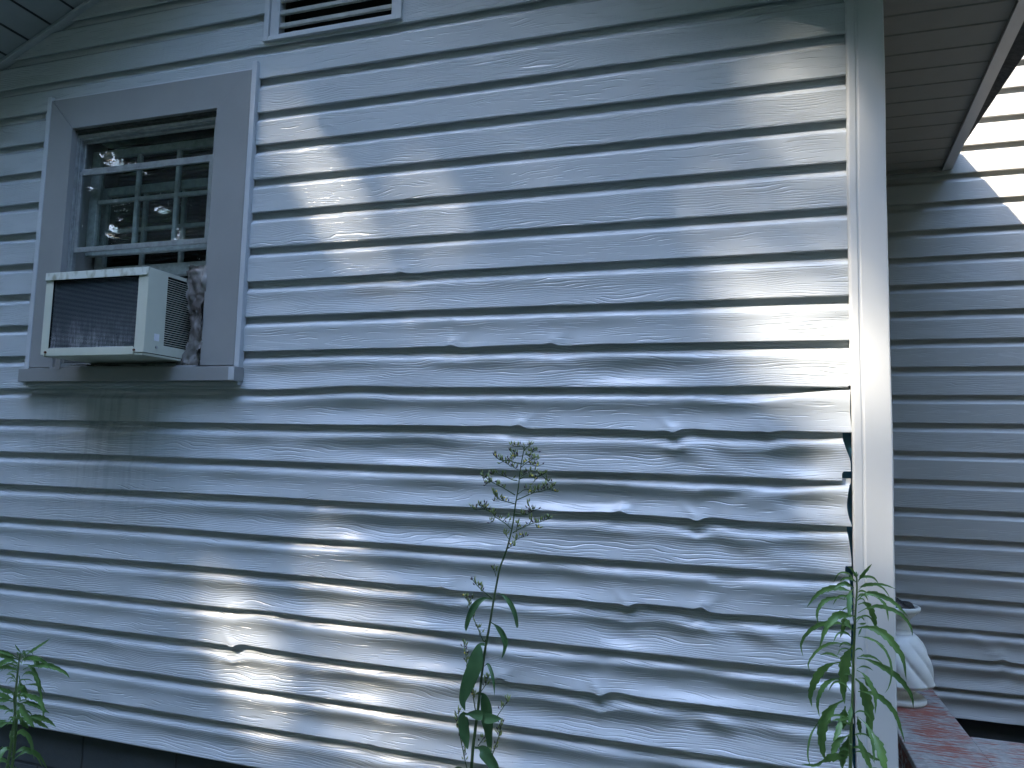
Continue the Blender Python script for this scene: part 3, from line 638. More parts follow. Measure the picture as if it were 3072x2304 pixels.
m_, nt, bb = mat_new('dirty_clear_plastic'); vv = mapped(nt, (1,1,1)); n_ = N(nt, 'ShaderNodeTexNoise', Scale=16.0, Detail=3.0, Distortion=.6); nt.links.new(vv, n_.inputs['Vector'])
nt.links.new(mixc(nt, ramp(nt, n_.outputs['Fac'], [(.38, 0.), (.65, 1.)]).outputs[0], (0.06, 0.05, 0.045), (0.26, 0.245, 0.235)), bb.inputs['Base Color']); bb.inputs['Roughness'].default_value = .18; M_plast = m_
pl = empty('plastic_sheet', (-1.935, -.01, 1.80), 'crumpled brown and clear plastic sheet stuffed between air conditioner and window frame', 'plastic sheet')
crumple('crumpled_sheet', [(-1.925, 2.165), (-1.925, 2.12), (-1.925, 2.02), (-1.912, 1.93), (-1.920, 1.86), (-1.945, 1.80)], [.080, .090, .070, .055, .070, .095], -.014, 5, M_plast, pl)
crumple('inner_sheet', [(-1.93, 2.14), (-1.925, 2.0), (-1.92, 1.82)], [.085, .06, .07], .006, 9, M_plast, pl, amp=.02)
crumple('lower_scraps', [(-2.50, 1.806), (-2.42, 1.803), (-2.1, 1.80)], [.02, .03, .02], -.004, 13, M_plast, pl, amp=.010, nu=6, nv=24)

# ------------------------------------------------------------------ brick ledge and urn
ld = empty('brick_wall', (.62, 1.0, 0), 'low brick wall with worn white paint over red, urn standing on it', 'brick wall')
b = MB(); b.box(.510, .742, .30, 1.53, -.05, .515); b.box(.7425, 2.4, .50, .945, -.05, .513); b.build('wall_body', M_ledgew, ld)
b = MB(); b.box(.504, .7475, .28, 1.532, .5155, .543); b.build('cap', M_ledge, ld, bevel=.004)
b = MB(); b.box(.7480, 2.42, .48, .958, .5135, .5405); b.build('cap', M_ledge, ld, bevel=.004)
urn = empty('urn', (.575, 1.30, .543), 'white garden urn with swirling fluted body, on the brick wall behind the corner post', 'urn')
prof = [(0, .543), (.098, .543), (.105, .548), (.105, .560), (.100, .566), (.075, .574), (.058, .586), (.060, .600), (.085, .608), (.112, .612), (.120, .618)]
body = [(.118, .618), (.132, .622), (.137, .630), (.135, .640), (.133, .66), (.129, .69), (.122, .72), (.110, .755), (.095, .785), (.078, .805), (.070, .812), (.060, .816)]
neck = [(.058, .8165), (.052, .822), (.049, .832), (.052, .838), (.049, .848), (.049, .868), (.052, .878), (.066, .888), (.073, .897), (.076, .903), (.086, .907), (.090, .914), (.090, .924), (.084, .927), (.078, .924), (.072, .90), (.0, .89)]
def lathe(name, pr, mat, flute=0, n=96, sub=1):
    pr2 = []
    for a, c in zip(pr[:-1], pr[1:]):
        for k in range(sub): pr2.append((a[0]+(c[0]-a[0])*k/sub, a[1]+(c[1]-a[1])*k/sub))
    pr2.append(pr[-1]); V = []
    for r, z in pr2:
        for j in range(n):
            a = 2*math.pi*j/n; rr = r
            if flute:
                t = (z-.618)/(.80-.618); tw = a + t*1.25
                s_ = abs(math.sin(tw*flute/2)); rr = r*(1 - .14*(1-s_**.45)*(math.sin(math.pi*min(1, max(0, t*.9+.12)))**.6))
                if math.sin(tw*flute/2) > 0 and t < .2: z2 = z
            V.append((.575+rr*math.cos(a), 1.30+rr*math.sin(a), z))
    m = len(pr2); F = [(k*n+j, k*n+(j+1) % n, (k+1)*n+(j+1) % n, (k+1)*n+j) for k in range(m-1) for j in range(n)]
    me = np_mesh(name, V, F, smooth=True); return link(name, me, mat, urn)
lathe('foot', prof, M_vase, sub=2); lathe('fluted_body', body, M_vase, flute=9, sub=4, n=160); lathe('rim', neck, M_vase, sub=2)
b = MB(); pot = empty('plastic_bag', (.575, 1.30, .90), 'crumpled black plastic bag lying in the mouth of the white urn', 'bag')
rs = np.random.RandomState(4); V = []; n = 20; f1 = lat_noise(77)
for k in range(8):
    for j in range(n):
        a = 2*math.pi*j/n; r = .078*math.sin(math.pi/2*(1-k/7.3))*(1+.15*float(f1(j*.7, k*.8))); V.append((.565+r*math.cos(a), 1.30+r*math.sin(a), .918 + .050*(k/7)*(1.1-.5*math.cos(a)) + .010*float(f1(j*.9+4, k*.9))))
F = [(k*n+j, k*n+(j+1) % n, (k+1)*n+(j+1) % n, (k+1)*n+j) for k in range(7) for j in range(n)]
link('bag_folds', np_mesh('bag_folds', V, F, smooth=True), M_black, pot)

# ------------------------------------------------------------------ weeds
# measured midribs and stems, millimetres (x, z); leaf entries carry their width
RL=[([(225,1253),(220,1264),(212,1278),(203,1284)],5.0),([(228,1248),(233,1262),(243,1278),(253,1293)],7.2),([(229,1249),(235,1261),(241,1264),(244,1256)],3.9),([(223,1256),(224,1264),(224,1273)],2.8),([(228,1229),(236,1241),(254,1248),(275,1250),(299,1243)],6.6),([(230,1236),(244,1245),(264,1245),(280,1236),(292,1216)],5.0),([(220,1233),(209,1240),(196,1245),(182,1240),(174,1233)],9.4),([(217,1224),(201,1228),(182,1230),(158,1222),(139,1206),(121,1180)],12.1),([(201,1206),(182,1210),(160,1204),(147,1191),(140,1172),(143,1149)],9.4),([(217,1231),(209,1223),(205,1206),(204,1189),(205,1175)],12.1),([(227,1208),(238,1219),(254,1224),(274,1220),(295,1211),(312,1196),(329,1178)],11.6),([(259,1219),(274,1211),(283,1196),(286,1168)],6.6),([(227,1198),(240,1201),(251,1193),(259,1174),(264,1155),(265,1134)],12.7),([(227,1180),(243,1190),(264,1197),(284,1195),(305,1188),(322,1175),(334,1154),(336,1137)],9.4),([(221,1171),(208,1175),(184,1176),(168,1163),(154,1142),(142,1102)],16.5),([(226,1147),(242,1152),(265,1148),(283,1136),(298,1117),(310,1096),(316,1051)],16.5),([(217,1140),(208,1150),(200,1158),(197,1143),(190,1119)],13.8),([(216,1142),(200,1149),(181,1152),(154,1145),(133,1131),(116,1110),(109,1089),(114,1064)],9.4),([(226,1129),(242,1129),(260,1124),(278,1107),(286,1083),(286,1063),(280,1038),(271,1023)],5.0),([(226,1129),(244,1131),(262,1126),(275,1119)],5.0),([(210,1107),(191,1109),(170,1105),(148,1090),(132,1069),(124,1051),(128,1033)],6.1),([(218,1112),(207,1091),(200,1068),(197,1040),(195,1009),(198,976)],23.2),([(223,1083),(238,1087),(257,1085),(276,1073)],6.1),([(223,1081),(243,1080),(267,1071),(287,1060),(307,1045),(322,1027),(333,1006),(336,983)],13.2),([(192,1075),(178,1079),(164,1078),(150,1071)],5.5),([(192,1070),(172,1062),(153,1046),(140,1025),(131,1001),(127,981),(131,958)],16.5),([(188,1034),(172,1031),(156,1021),(145,1003),(139,980),(143,952)],10.5),([(222,1058),(235,1062),(248,1059),(259,1052)],4.4),([(222,1056),(235,1050),(245,1037),(253,1018),(256,997),(254,972)],9.4),([(219,1037),(230,1027),(237,1008),(244,982),(248,952),(246,922),(245,911)],22.1),([(224,1010),(240,1011),(260,1006),(281,992),(298,970),(307,944),(317,910)],12.1),([(225,1039),(240,1036),(248,1021),(263,1009),(275,984)],7.2),([(198,990),(179,976),(163,955),(152,928),(149,898),(151,870),(155,854)],21.0),([(210,961),(197,951),(179,949),(168,946)],5.5),([(155,954),(136,926),(125,905),(119,877),(120,855),(127,841)],4.4),([(189,953),(181,930),(168,908)],12.1),([(221,957),(226,944),(228,928),(230,912)],9.4),([(220,918),(228,898),(240,870),(247,852)],12.1),([(249,933),(259,913),(266,887),(270,855)],19.3),([(198,976),(196,948),(194,918)],16.5),([(207,917),(183,902),(173,884),(167,873)],15.4),([(205,916),(199,888),(193,860),(192,832)],21.0),([(217,882),(238,877),(258,864),(278,857)],8.3),([(162,866),(138,841),(105,837)],6.6),([(207,873),(170,856),(154,840)],16.5),([(223,957),(239,945),(246,922),(248,895),(248,879)],6.6),([(226,1156),(232,1163),(237,1169)],4.4),([(226,1129),(231,1138),(236,1146)],3.9),([(211,983),(205,966),(200,946)],9.4)]
RS=[(224,1270),(225,1233),(222,1191),(219,1134),(216,1078),(214,1014),(211,958),(208,903),(206,846)]
AL=[([(-2280,816),(-2289,830),(-2301,845)],6.9),([(-2275,805),(-2261,818),(-2230,842),(-2200,864)],11.6),([(-2278,814),(-2272,824),(-2257,829)],6.3),([(-2285,798),(-2311,816),(-2342,825),(-2377,824)],10.6),([(-2287,794),(-2312,803),(-2337,810),(-2375,812)],15.9),([(-2288,782),(-2300,794),(-2316,793),(-2336,775),(-2352,754),(-2365,731)],15.9),([(-2287,757),(-2303,767),(-2322,772),(-2348,764),(-2368,754)],11.6),([(-2276,786),(-2262,800),(-2226,809),(-2190,810),(-2155,802),(-2130,783)],13.2),([(-2226,810),(-2199,803),(-2176,789)],6.3),([(-2231,808),(-2219,797),(-2213,771)],13.2),([(-2267,765),(-2243,777),(-2207,783),(-2171,784),(-2135,776),(-2108,766),(-2093,751)],15.9),([(-2270,780),(-2251,781),(-2232,769),(-2219,748),(-2208,725),(-2204,706),(-2195,679),(-2193,660)],15.9),([(-2270,740),(-2248,756),(-2221,767),(-2190,772),(-2161,766),(-2145,756),(-2137,740)],9.0),([(-2292,724),(-2317,735),(-2344,737),(-2365,731)],6.3),([(-2281,745),(-2281,716),(-2273,698),(-2268,679),(-2270,662)],23.8),([(-2269,731),(-2254,734),(-2238,732),(-2231,722),(-2227,707)],9.0),([(-2265,716),(-2244,718),(-2220,716),(-2209,704),(-2199,686)],6.9)]
AS=[(-2281,816),(-2282,798),(-2284,771),(-2286,740),(-2289,694),(-2289,629),(-2293,572)]
BL=[([(-2110,752),(-2120,765),(-2137,776)],12.2),([(-2098,743),(-2084,764),(-2061,780),(-2039,792)],19.5),([(-2114,734),(-2140,745),(-2173,755)],14.6),([(-2116,730),(-2141,736),(-2170,734)],12.2),([(-2087,751),(-2063,756),(-2037,754),(-2005,751),(-1985,737),(-1976,720),(-1981,690)],14.6),([(-2097,715),(-2072,725),(-2047,721),(-2017,706),(-1992,692),(-1978,683)],24.3),([(-2096,724),(-2065,731),(-2024,727),(-1999,718),(-1975,710)],12.2),([(-2114,700),(-2131,712),(-2153,715),(-2168,711)],12.2),([(-2116,690),(-2141,693),(-2165,689)],5.8),([(-2074,686),(-2039,693),(-2010,689),(-1986,681),(-1963,667)],14.6),([(-2094,712),(-2086,699),(-2075,690)],12.2),([(-2087,688),(-2080,668),(-2070,649)],24.3),([(-2074,686),(-2047,681),(-2029,665),(-2006,652)],14.6),([(-2116,670),(-2142,663),(-2162,663)],17.0),([(-2119,675),(-2132,678),(-2144,676)],6.3)]
BS=[(-2110,759),(-2109,734),(-2105,709),(-2103,682),(-2098,648)]
WL=[([(-617,1148),(-638,1147),(-657,1131),(-672,1103),(-679,1078),(-680,1065)],14.3),([(-604,1164),(-586,1158),(-567,1139),(-555,1116),(-549,1091),(-549,1084)],10.2),([(-620,1091),(-603,1083),(-587,1069),(-577,1050),(-578,1029),(-585,1008)],13.0),([(-634,1035),(-645,1034),(-648,1013),(-652,986),(-662,956),(-672,925),(-677,901),(-669,879)],31.4),([(-634,982),(-620,991),(-607,977),(-598,954),(-594,924)],7.5),([(-670,862),(-683,859),(-679,828),(-673,802),(-667,781)],22.5),([(-652,785),(-632,785),(-616,770),(-596,750),(-583,735)],25.2),([(-649,915),(-635,912),(-626,887),(-624,864),(-621,838),(-617,801),(-613,762)],28.7)]
WSt=[(-543,1531),(-552,1483),(-558,1422),(-563,1387),(-569,1329),(-583,1268),(-598,1225),(-612,1150),(-623,1083),(-632,1032),(-640,964),(-645,891),(-651,825),(-658,735)]
WLOBE=[[(-624,862),(-579,867)],[(-629,868),(-671,868)]]
WBR=[[(-543,1521),(-547,1532),(-554,1530),(-566,1531),(-568,1536)],[(-544,1519),(-538,1528),(-530,1536)],[(-545,1507),(-559,1506),(-573,1513),(-582,1517)],[(-559,1506),(-567,1505),(-574,1495)],[(-550,1487),(-565,1490),(-580,1495),(-595,1495),(-604,1500),(-609,1507)],[(-575,1478),(-589,1486),(-602,1491),(-611,1486)],[(-541,1512),(-528,1507),(-515,1501),(-502,1498),(-495,1503)],[(-549,1487),(-535,1486),(-524,1485),(-511,1482),(-498,1487)],[(-552,1477),(-540,1486),(-528,1493),(-517,1499)],[(-541,1512),(-528,1513),(-517,1522),(-510,1518)],[(-557,1471),(-568,1476),(-575,1481)],[(-556,1450),(-545,1459),(-532,1467),(-518,1469)],[(-555,1448),(-539,1454),(-517,1454),(-494,1459),(-478,1467)],[(-494,1459),(-481,1444),(-473,1439)],[(-517,1454),(-512,1450),(-519,1438)],[(-560,1445),(-574,1446),(-592,1452),(-614,1458),(-633,1458),(-639,1457)],[(-564,1408),(-581,1417),(-600,1427),(-619,1435),(-633,1442),(-645,1452),(-652,1454)],[(-633,1440),(-642,1435),(-651,1428)],[(-645,1451),(-649,1445),(-647,1438)],[(-565,1387),(-577,1389),(-592,1392),(-605,1395),(-615,1406),(-623,1416)],[(-605,1392),(-618,1391)],[(-605,1395),(-611,1402),(-613,1411)],[(-560,1396),(-544,1403),(-525,1412),(-513,1417),(-493,1421),(-477,1426),(-460,1422),(-455,1421)],[(-477,1426),(-468,1433),(-466,1436)],[(-557,1411),(-540,1423),(-526,1420),(-515,1424),(-506,1428)],[(-493,1428),(-484,1432),(-477,1437)],[(-563,1360),(-546,1360),(-532,1361),(-521,1370),(-504,1376)],[(-521,1370),(-525,1382),(-528,1392)],[(-573,1324),(-586,1335),(-602,1344),(-617,1352),(-623,1361),(-638,1366),(-650,1369),(-670,1366),(-676,1373)],[(-638,1366),(-640,1376),(-640,1387)],[(-650,1369),(-657,1384)],[(-617,1351),(-622,1340),(-630,1335)],[(-596,1341),(-590,1347),(-584,1351)],[(-581,1333),(-579,1344)],[(-568,1314),(-554,1323),(-542,1329),(-524,1338),(-509,1341),(-495,1347),(-484,1351)],[(-509,1339),(-505,1331),(-498,1330)],[(-525,1338),(-520,1349),(-519,1354)],[(-558,1317),(-557,1335),(-554,1344)],[(-578,1299),(-587,1305),(-593,1308),(-597,1315)],[(-574,1283),(-559,1298),(-545,1304),(-538,1306)],[(-583,1274),(-568,1282),(-559,1284)],[(-617,1148),(-645,1168),(-658,1179),(-670,1193)],[(-630,1048),(-639,1041),(-654,1063),(-672,1091),(-684,1117),(-694,1131),(-708,1142)],[(-684,1120),(-676,1138),(-672,1148)],[(-648,874),(-655,873),(-664,903),(-667,914),(-683,958),(-693,999),(-702,1028)],[(-662,709),(-676,733),(-693,776),(-708,818),(-713,835),(-717,852)],[(-640,920),(-626,942),(-622,960)],[(-612,753),(-607,771),(-595,807),(-587,840),(-587,851)],[(-597,865),(-579,893),(-570,908)],[(-644,789),(-630,810)],[(-609,1204),(-611,1216),(-617,1227)]]

def resample(p, n):
    p = np.array(p, float)
    # Catmull-Rom through the points
    if len(p) == 2: return p[0] + (p[1]-p[0])*np.linspace(0, 1, n)[:, None]
    q = np.vstack([2*p[0]-p[1], p, 2*p[-1]-p[-2]]); out = []
    for t in np.linspace(0, len(p)-1-1e-6, n):
        i = int(t); f = t-i; a, b_, c, d = q[i], q[i+1], q[i+2], q[i+3]
        out.append(.5*((2*b_)+(-a+c)*f+(2*a-5*b_+4*c-d)*f*f+(-a+3*b_-3*c+d)*f**3))
    return np.array(out)
def blade(mb, pts, width, ydepth, rnd, teeth=True, base_w=.18, n=34, fold=.25, broad=.42, ripple=.0):
    """leaf: midrib through pts (xz, metres), going out by ydepth(t); serrated, folded along the midrib"""
    c = resample(pts, n); t = np.linspace(0, 1, n)
    y = ydepth(t); mid = np.stack([c[:, 0], y, c[:, 1]], -1)
    tan = np.gradient(mid, axis=0); tan /= np.linalg.norm(tan, axis=1)[:, None] + 1e-9
    tw = rnd.uniform(-.5, .5); v = []
    nv = np.array([math.sin(tw)*.6, -1, .25]); 
    w = np.where(t < broad, base_w + (1-base_w)*np.sin(np.pi/2*np.clip((t-.12)/(broad-.12), 0, 1))**1.2, np.cos(np.pi/2*(t-broad)/(1-broad))**.85)*width/2
    for k in range(n):
        side = np.cross(tan[k], nv); side /= np.linalg.norm(side)+1e-9
        nn = np.cross(side, tan[k])
        wl = wr = w[k]
        if teeth and .18 < t[k] < .93:
            ph = (t[k]*rnd_t) % 1.0; ph2 = (t[k]*rnd_t+.45) % 1.0
            wl = wl*(.80 + .42*ph) ; wr = wr*(.80 + .42*ph2)
        r = ripple*math.sin(t[k]*17+tw*9)*w[k]
        v += [mid[k]+side*wl+nn*(fold*wl+r), mid[k]+side*wl*.5+nn*(fold*.42*wl+.06*wl), mid[k], mid[k]-side*wr*.5+nn*(fold*.42*wr+.06*wr), mid[k]-side*wr+nn*(fold*wr-r)]
    f = [(k*5+j, k*5+j+1, (k+1)*5+j+1, (k+1)*5+j) for k in range(n-1) for j in range(4)]
    mb.add(v, f)
rnd_t = 6.0
M_leaf = leaf_mat('horseweed_leaf', (0.065, 0.145, 0.038), (0.12, 0.235, 0.06), .3, vein=True)
M_leafd = leaf_mat('lettuce_leaf', (0.035, 0.09, 0.032), (0.06, 0.14, 0.05), .22, vein=True)
M_stem = leaf_mat('weed_stem', (0.06, 0.11, 0.03), (0.10, 0.16, 0.05), .1)
M_stemd = leaf_mat('dark_stem', (0.035, 0.065, 0.022), (0.06, 0.10, 0.035), .05)
M_bud = leaf_mat('green_bud', (0.14, 0.19, 0.06), (0.24, 0.29, 0.10), .1)
M_budd = leaf_mat('purple_bud', (0.03, 0.015, 0.03), (0.055, 0.03, 0.045), .0)
M_yel = leaf_mat('yellow_petals', (0.6, 0.45, 0.03), (0.7, 0.55, 0.05), .2)
M_fluff = leaf_mat('white_fluff', (0.6, 0.6, 0.6), (0.75, 0.75, 0.75), .3)
def weed(name, leaves, stem, yp, label, mats, seed, r0, r1, zfoot, spread=.05, teeth=True, group=None, extra_low=True):
    global rnd_t
    rnd = random.Random(seed); S = [(x/1000, z/1000) for x, z in stem]
    root = empty(name, (S[-1][0]-.005, yp, zfoot), label, 'weed', group)
    full = S + [(S[-1][0]-.012, (S[-1][1]+zfoot)/2), (S[-1][0]-.004, zfoot-.03)]
    c = resample(full, 60); m = MB(); k = len(c)
    m.tube([(p[0], yp+.004*math.sin(p[1]*14), p[1]) for p in c], [r0+(r1-r0)*i/(k-1) for i in range(k)], 8)
    so_ = m.build('stem', mats[1], root, smooth=True)
    m = MB()
    for li, (pts, wd) in enumerate(leaves):
        p = [(a/1000, b_/1000) for a, b_ in pts]; sg = rnd.choice([-1, -1, 1]); dp = rnd.uniform(.1, 1)*spread*(1.0 if sg < 0 else .8)
        L = sum(math.dist(p[q], p[q+1]) for q in range(len(p)-1)); rnd_t = max(4, min(8, L/.013))
        blade(m, p, wd*(1.0 if teeth else 1.2)/1000, lambda t, sg=sg, dp=dp: yp + sg*dp*np.sin(t*1.5), rnd, teeth=teeth and wd > 4.5, fold=rnd.uniform(.1, .45), ripple=.15 if not teeth else .08)
    if teeth:            # small young leaves in the axils
        c0 = resample(S, 200)
        for q in range(26):
            i_ = rnd.randint(12, 190); bx_, bz_ = c0[i_]; sg = rnd.choice([-1, 1]); L = rnd.uniform(.018, .055); k_ = rnd.uniform(.2, .9)
            p = [(bx_, bz_), (bx_+sg*L*.35, bz_+L*.5*k_), (bx_+sg*L*.75, bz_+L*.45*k_), (bx_+sg*L, bz_-L*.1)]; dy = rnd.uniform(-.03, .03); rnd_t = 4
            blade(m, p, rnd.uniform(.003, .006), lambda t, dy=dy: yp + dy*t, rnd, teeth=False, n=14)
    if extra_low:        # the leaves that continue below the picture's edge down to the ground
        z = S[-1][1]-.02; q = 0
        while z > zfoot+.06:
            a = q*2.4; L = rnd.uniform(.07, .12); dx = math.cos(a)*L; dy = math.sin(a)*L
            p = [(S[-1][0], z), (S[-1][0]+dx*.4, z+.02), (S[-1][0]+dx*.8, z), (S[-1][0]+dx, z-L*.55)]
            blade(m, p, .015, lambda t, dy=dy: yp + dy*t, rnd, teeth=teeth); z -= .022; q += 1
    fo = m.build('foliage', mats[0], root, smooth=True)
    return root, rnd
GRP = 'tall horseweeds growing along the wall'
weed('horseweed', RL, RS, -.35, 'tall leafy weed with drooping toothed leaves growing in front of the white corner post', (M_leaf, M_stem), 1, .0016, .0042, 0.0, group=GRP)
weed('horseweed', AL, AS, -.30, 'leafy weed below the window, the taller of two standing close together', (M_leaf, M_stem), 2, .0022, .0050, 0.0, group=GRP)
weed('horseweed', BL, BS, -.45, 'leafy weed below the window, the shorter and nearer of two close together', (M_leaf, M_stem), 3, .0022, .0050, 0.0, group=GRP)
lw, rnd = weed('wild_lettuce', WL, WSt, -.40, 'tall thin lettuce weed with branching seed heads against the middle of the buckled siding', (M_leafd, M_stemd), 4, .0012, .0045, 0.0, spread=.035, teeth=False)
m = MB()      # the two side lobes of the lowest full leaf
for lo in WLOBE: blade(m, [(a/1000, b_/1000) for a, b_ in lo], .024, lambda t: -.40-.012*np.ones_like(t), rnd, teeth=False, base_w=.9, broad=.15, n=12)
m.build('leaf_lobe', M_leafd, lw, smooth=True)
m = MB()
def bud(p, d, L, r, mi):
    d = Vector(d).normalized(); p = Vector(p)
    m.tube([p, p+d*L*.12, p+d*L*.35, p+d*L*.62, p+d*L*.85, p+d*L], [r*.3, r*.85, r, r*.62, r*.32, r*.08], 7, mi, cap=False)
for bi, br in enumerate(WBR):
    p = [(a/1000, b_/1000) for a, b_ in br]; c = resample(p, max(6, len(p)*4)); sg = rnd.uniform(-1, 1); n = len(c)
    L = sum(math.dist(c[q], c[q+1]) for q in range(n-1))
    P3 = [Vector((c[k][0], -.40 + sg*min(.05, L)*k/(n-1), c[k][1])) for k in range(n)]
    r0 = .0017 if L > .06 else .0012
    m.tube(P3, [r0*(1-.45*k/(n-1)) for k in range(n)], 5, 0)
    d = (P3[-1]-P3[-2]); d.normalize(); d = (d + Vector((0, 0, .7))).normalized()
    dark = rnd.random() < .38
    bud(P3[-1], d, rnd.uniform(.009, .013) if not dark else .008, .0022 if not dark else .0019, 2 if dark else 1)
    nb = int(L/.0036)
    for q in range(nb):
        k = rnd.randint(max(1, n//4), n-2); base_ = P3[k]
        dd = Vector((rnd.uniform(-1, 1), rnd.uniform(-.8, .8), rnd.uniform(.1, 1.2))).normalized(); l = rnd.uniform(.002, .008)
        e_ = base_ + dd*l; m.tube([base_, e_], [.0005, .00035], 4, 0)
        u = (dd + Vector((0, 0, .9))).normalized(); r = rnd.random()
        if r < .60: bud(e_, u, rnd.uniform(.008, .013), rnd.uniform(.0016, .0024), 1)
        elif r < .94: bud(e_, u, rnd.uniform(.006, .009), rnd.uniform(.0014, .0020), 2)
        elif r < .975: bud(e_, u, .005, .0025, 3)
        else: bud(e_, u, .004, .0022, 4)
m.build('seed_heads', [M_stemd, M_bud, M_budd, M_yel, M_fluff], lw, smooth=True)

# ------------------------------------------------------------------ unseen trees and hedges behind the camera; ring added to block low light
def leaves_cloud(centers, size, rs, up_bias=.35):
    n = len(centers); a = rs.normal(size=(n, 3)); a /= np.linalg.norm(a, axis=1)[:, None]
    nrm = rs.normal(size=(n, 3)); nrm[:, 2] = np.abs(nrm[:, 2]) + up_bias; nrm /= np.linalg.norm(nrm, axis=1)[:, None]
    u = np.cross(nrm, a); u /= np.linalg.norm(u, axis=1)[:, None]; v = np.cross(nrm, u)
    s = (size*rs.uniform(.6, 1.4, n))[:, None]
    c = centers
    V = np.stack([c-u*s*.5, c-u*s*.12-v*s*.28, c+u*s*.25-v*s*.22+nrm*s*.05, c+u*s*.6, c+u*s*.25+v*s*.22+nrm*s*.05, c-u*s*.12+v*s*.28], 1).reshape(-1, 3)
    return V, np.arange(n*6).reshape(n, 6)
M_tree = leaf_mat('tree_leaf', (0.022, 0.045, 0.018), (0.045, 0.08, 0.03), .10)
M_bark = plain('bark', (0.08, 0.065, 0.05), 0.9, var=0.4, scale=25, bump=0.01)
LIT = [  # x, z, rx, rz, slope(dz/dx shear), strength : where sun comes through on the wall plane
    (-1.56, 2.92, .06, .06, -.6, .35), (-1.59, 2.74, .06, .12, -.7, .6), (-1.56, 2.60, .09, .15, -.75, .95), (-1.44, 2.46, .09, .15, -.8, 1), (-1.36, 2.34, .08, .10, -.6, .95), (-1.31, 2.25, .06, .05, 0, .5),
    (-1.09, 2.45, .06, .12, -.6, .35), (-1.0, 2.25, .07, .12, -.6, .45), (-.80, 2.60, .08, .14, -.7, .25), (-.36, 2.86, .06, .12, -.7, .4), (-.25, 2.68, .07, .10, -.7, .5), (-.1, 2.86, .2, .05, 0, .25), (-.55, 2.4, .06, .12, -.6, .15),
    (.17, 2.68, .14, .08, -.5, .45), (.10, 2.54, .13, .10, -.6, .4), (.20, 2.44, .10, .08, -.6, .5), (.0, 2.36, .09, .10, -.6, .35), (.16, 2.26, .10, .09, -.6, .5), (-.10, 2.20, .09, .09, -.5, .25), (.06, 2.10, .12, .10, -.5, .5), (.2, 2.02, .1, .08, 0, .5),
    (.08, 1.88, .20, .12, -.4, .85), (.16, 1.76, .14, .08, -.5, .85), (.22, 1.66, .08, .06, 0, .6), (.2, 1.52, .1, .08, 0, .25), (-1.34, 1.46, .05, .10, -.3, .25), (-1.33, 1.29, .06, .10, -.3, .25), (-1.29, 1.10, .11, .16, -.5, .75), (-1.75, .92, .24, .08, -.5, .65),
    (-1.56, .80, .24, .11, -.8, .9), (-1.42, .68, .28, .10, -.6, 1), (-1.60, .62, .16, .07, 0, .6), (-1.07, .57, .26, .10, -.6, 1), (-.84, .66, .10, .06, -.5, .35), (-1.2, .90, .2, .09, -.6, .55), (-1.0, .78, .12, .06, -.5, .3), (-.6, 1.05, .12, .05, 0, .2), (-.75, 1.25, .1, .06, 0, .2), (-1.9, .75, .12, .06, -.4, .2),
    (.31, 2.62, .10, .12, -.3, .65), (.31, 2.38, .08, .06, 0, .4), (.30, 2.18, .10, .10, -.4, .4), (.31, 1.85, .12, .26, 0, .75), (.31, 1.45, .12, .24, 0, .75), (.31, 1.20, .10, .13, 0, .5),
    (-.95, 1.98, .16, .06, 0, .2), (-.95, 1.78, .18, .06, 0, .2), (-1.6, 1.78, .15, .05, 0, .2), (.9, 5.5, 2.1, 1.3, 0, .9),
]
DENS = 12.0        # layers of leaves a sunbeam crosses in a full crown
def lit(x, z):
    L = np.zeros_like(x) + 1e-6
    for cx, cz, rx, rz, sh, st in LIT:
        dz = z-cz; dx_ = x-cx
        q = ((dx_ - sh*dz)/rx)**2 + (dz/rz)**2
        L = np.maximum(L, np.exp(np.log(st) - 9*sstep(.55, 1.5, q)))
    return L
def tree(name, base, crown_c, rad, nl, size, label, group, seed, filt=False, limbs=7):
    rs = np.random.RandomState(seed); root = empty(name, base, label, 'tree', group)
    m = MB(); bx, by, bz = base; cc = np.array(crown_c)
    H = cc[2]-rad[2]*.2
    top = (cc[0], cc[1], H)
    m.tube([(bx, by, -.1), (bx+.05*(cc[0]-bx), by+.05*(cc[1]-by), bz+H*.3), (bx+.55*(cc[0]-bx), by+.55*(cc[1]-by), H*.7), top], [.24, .19, .14, .07], 10)
    for k in range(limbs):
        a = k*2.4; e = cc + np.array([math.cos(a)*rad[0]*.7, math.sin(a)*rad[1]*.7, rad[2]*rs.uniform(-.4, .6)])
        if filt and lit_block(e): continue
        st_ = np.array([bx+.5*(cc[0]-bx), by+.5*(cc[1]-by), H*(.62+.04*k)])
        md = (st_+e)/2 + np.array([0, 0, rad[2]*.12]); m.tube([st_, md, e], [.07, .045, .015], 6)
    m.build('trunk', M_bark, root, smooth=True)
    # clumps, then leaves in the clumps
    nc = 150; d = rs.normal(size=(nc, 3)); d /= np.linalg.norm(d, axis=1)[:, None]
    cl = cc + d*(rs.uniform(.25, 1, nc)**.5)[:, None]*np.array(rad)
    pick = rs.randint(0, nc, nl); p = cl[pick] + rs.normal(size=(nl, 3))*np.array(rad)*.17
    if filt:
        s_ = -p[:, 1]/SUN.y; X = p[:, 0]+s_*SUN.x; Z = p[:, 2]+s_*SUN.z
        keep = rs.uniform(size=nl) < -np.log(np.clip(lit(X, Z), 1e-6, 1))/DENS
        p = p[keep]
    V, F = leaves_cloud(p, size, rs)
    me = np_mesh('crown', V, F); link('crown', me, M_tree, root)
    return root
def lit_block(e): return False
TG = 'garden trees facing the house'
for_c = (-9.6, -8.6, 13.9)
tree('shade_tree', (-10.5, -9.6, 0), for_c, (4.6, 4.4, 3.2), 85000, .17, 'tall spreading tree whose broken crown throws dappled shade over the gable wall', TG, 21, filt=True)
k = 0
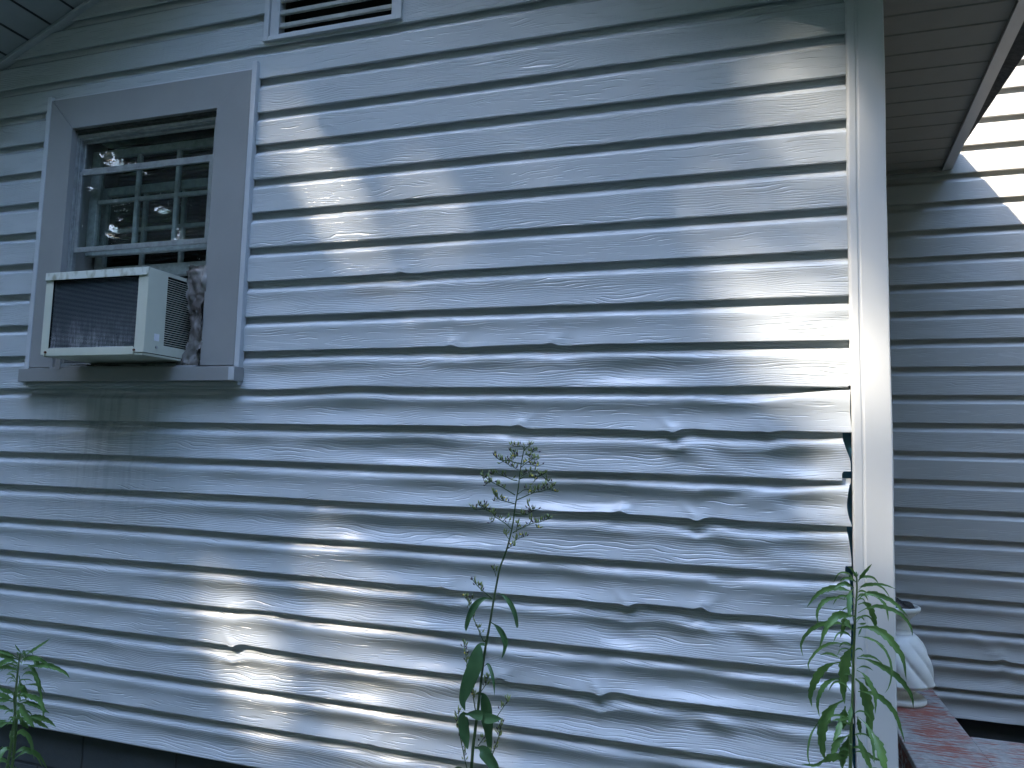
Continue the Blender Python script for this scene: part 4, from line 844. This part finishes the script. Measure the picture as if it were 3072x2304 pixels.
for (x, y, r, h) in [(-13, -3, 3.8, 11), (-7.7, -11.5, 4.4, 12.5), (3.5, -11, 4.0, 12), (8.5, -5.5, 3.8, 11), (-13, 3, 3.6, 11), (9.5, 0, 3.6, 10.5), (0, -17, 5, 16), (-2.6, -11.0, 4.4, 12.5), (-13, -9.5, 4.6, 12.5)]:  # unseen trees, added to block low sky and shade the ground
    tree('blocker_tree', (x, y, 0), (x+.4, y+.3, h*.62), (r, r, h*.46), 12000, .40, 'unseen leafy tree added to block light, %s' % ['left of the shade tree', 'right behind the shade tree', 'straight across from the corner post', 'right of the lawn', 'far out to the left of the house', 'far out to the right of the house', 'tallest one at the back of the lawn', 'straight across from the middle of the wall', 'in the far left corner of the garden'][k], TG, 100+k, limbs=4, filt=True)
    k += 1

def blocker_hedge(name, x0, x1, y0, y1, h, n, label, seed):  # unseen foliage added to block bright low sky under the tree crowns
    rs = np.random.RandomState(seed); root = empty(name, ((x0+x1)/2, (y0+y1)/2, 0), label, 'blocker_hedge', 'unseen hedging added to block low light')
    p = rs.uniform(size=(n, 3))*np.array([x1-x0, y1-y0, h]) + np.array([x0, y0, 0])
    nn = lat_noise(seed)
    top = h*(.82 + .22*nn(p[:, 0]*.6, p[:, 1]*.6)); p = p[p[:, 2] < top]
    V, F = leaves_cloud(p, .26, rs, up_bias=0.0); link('foliage', np_mesh('foliage', V, F), M_tree, root)
    m = MB()
    for k in range(14):
        x = x0+(x1-x0)*(k+.5)/14; y = y0+(y1-y0)*(.5 if x1-x0 > y1-y0 else (k+.5)/14); x = x if x1-x0 > y1-y0 else (x0+x1)/2
        m.tube([(x, y, -.1), (x+.1, y+.05, h*.4), (x-.1, y, h*.75)], [.06, .04, .015], 6)
    m.build('stems', M_bark, root)
blocker_hedge('blocker_hedge', -11, 11, -10.2, -8.4, 4.6, 26000, 'unseen overgrown hedging added to block low light, at the back facing the house', 61)
blocker_hedge('blocker_hedge', -9.4, -8.0, -8.3, 1.5, 4.4, 14000, 'unseen overgrown hedging added to block low light, along the left side', 62)
blocker_hedge('blocker_hedge', 6.2, 7.8, -8.3, 1.2, 4.4, 14000, 'unseen overgrown hedging added to block low light, along the right side', 63)
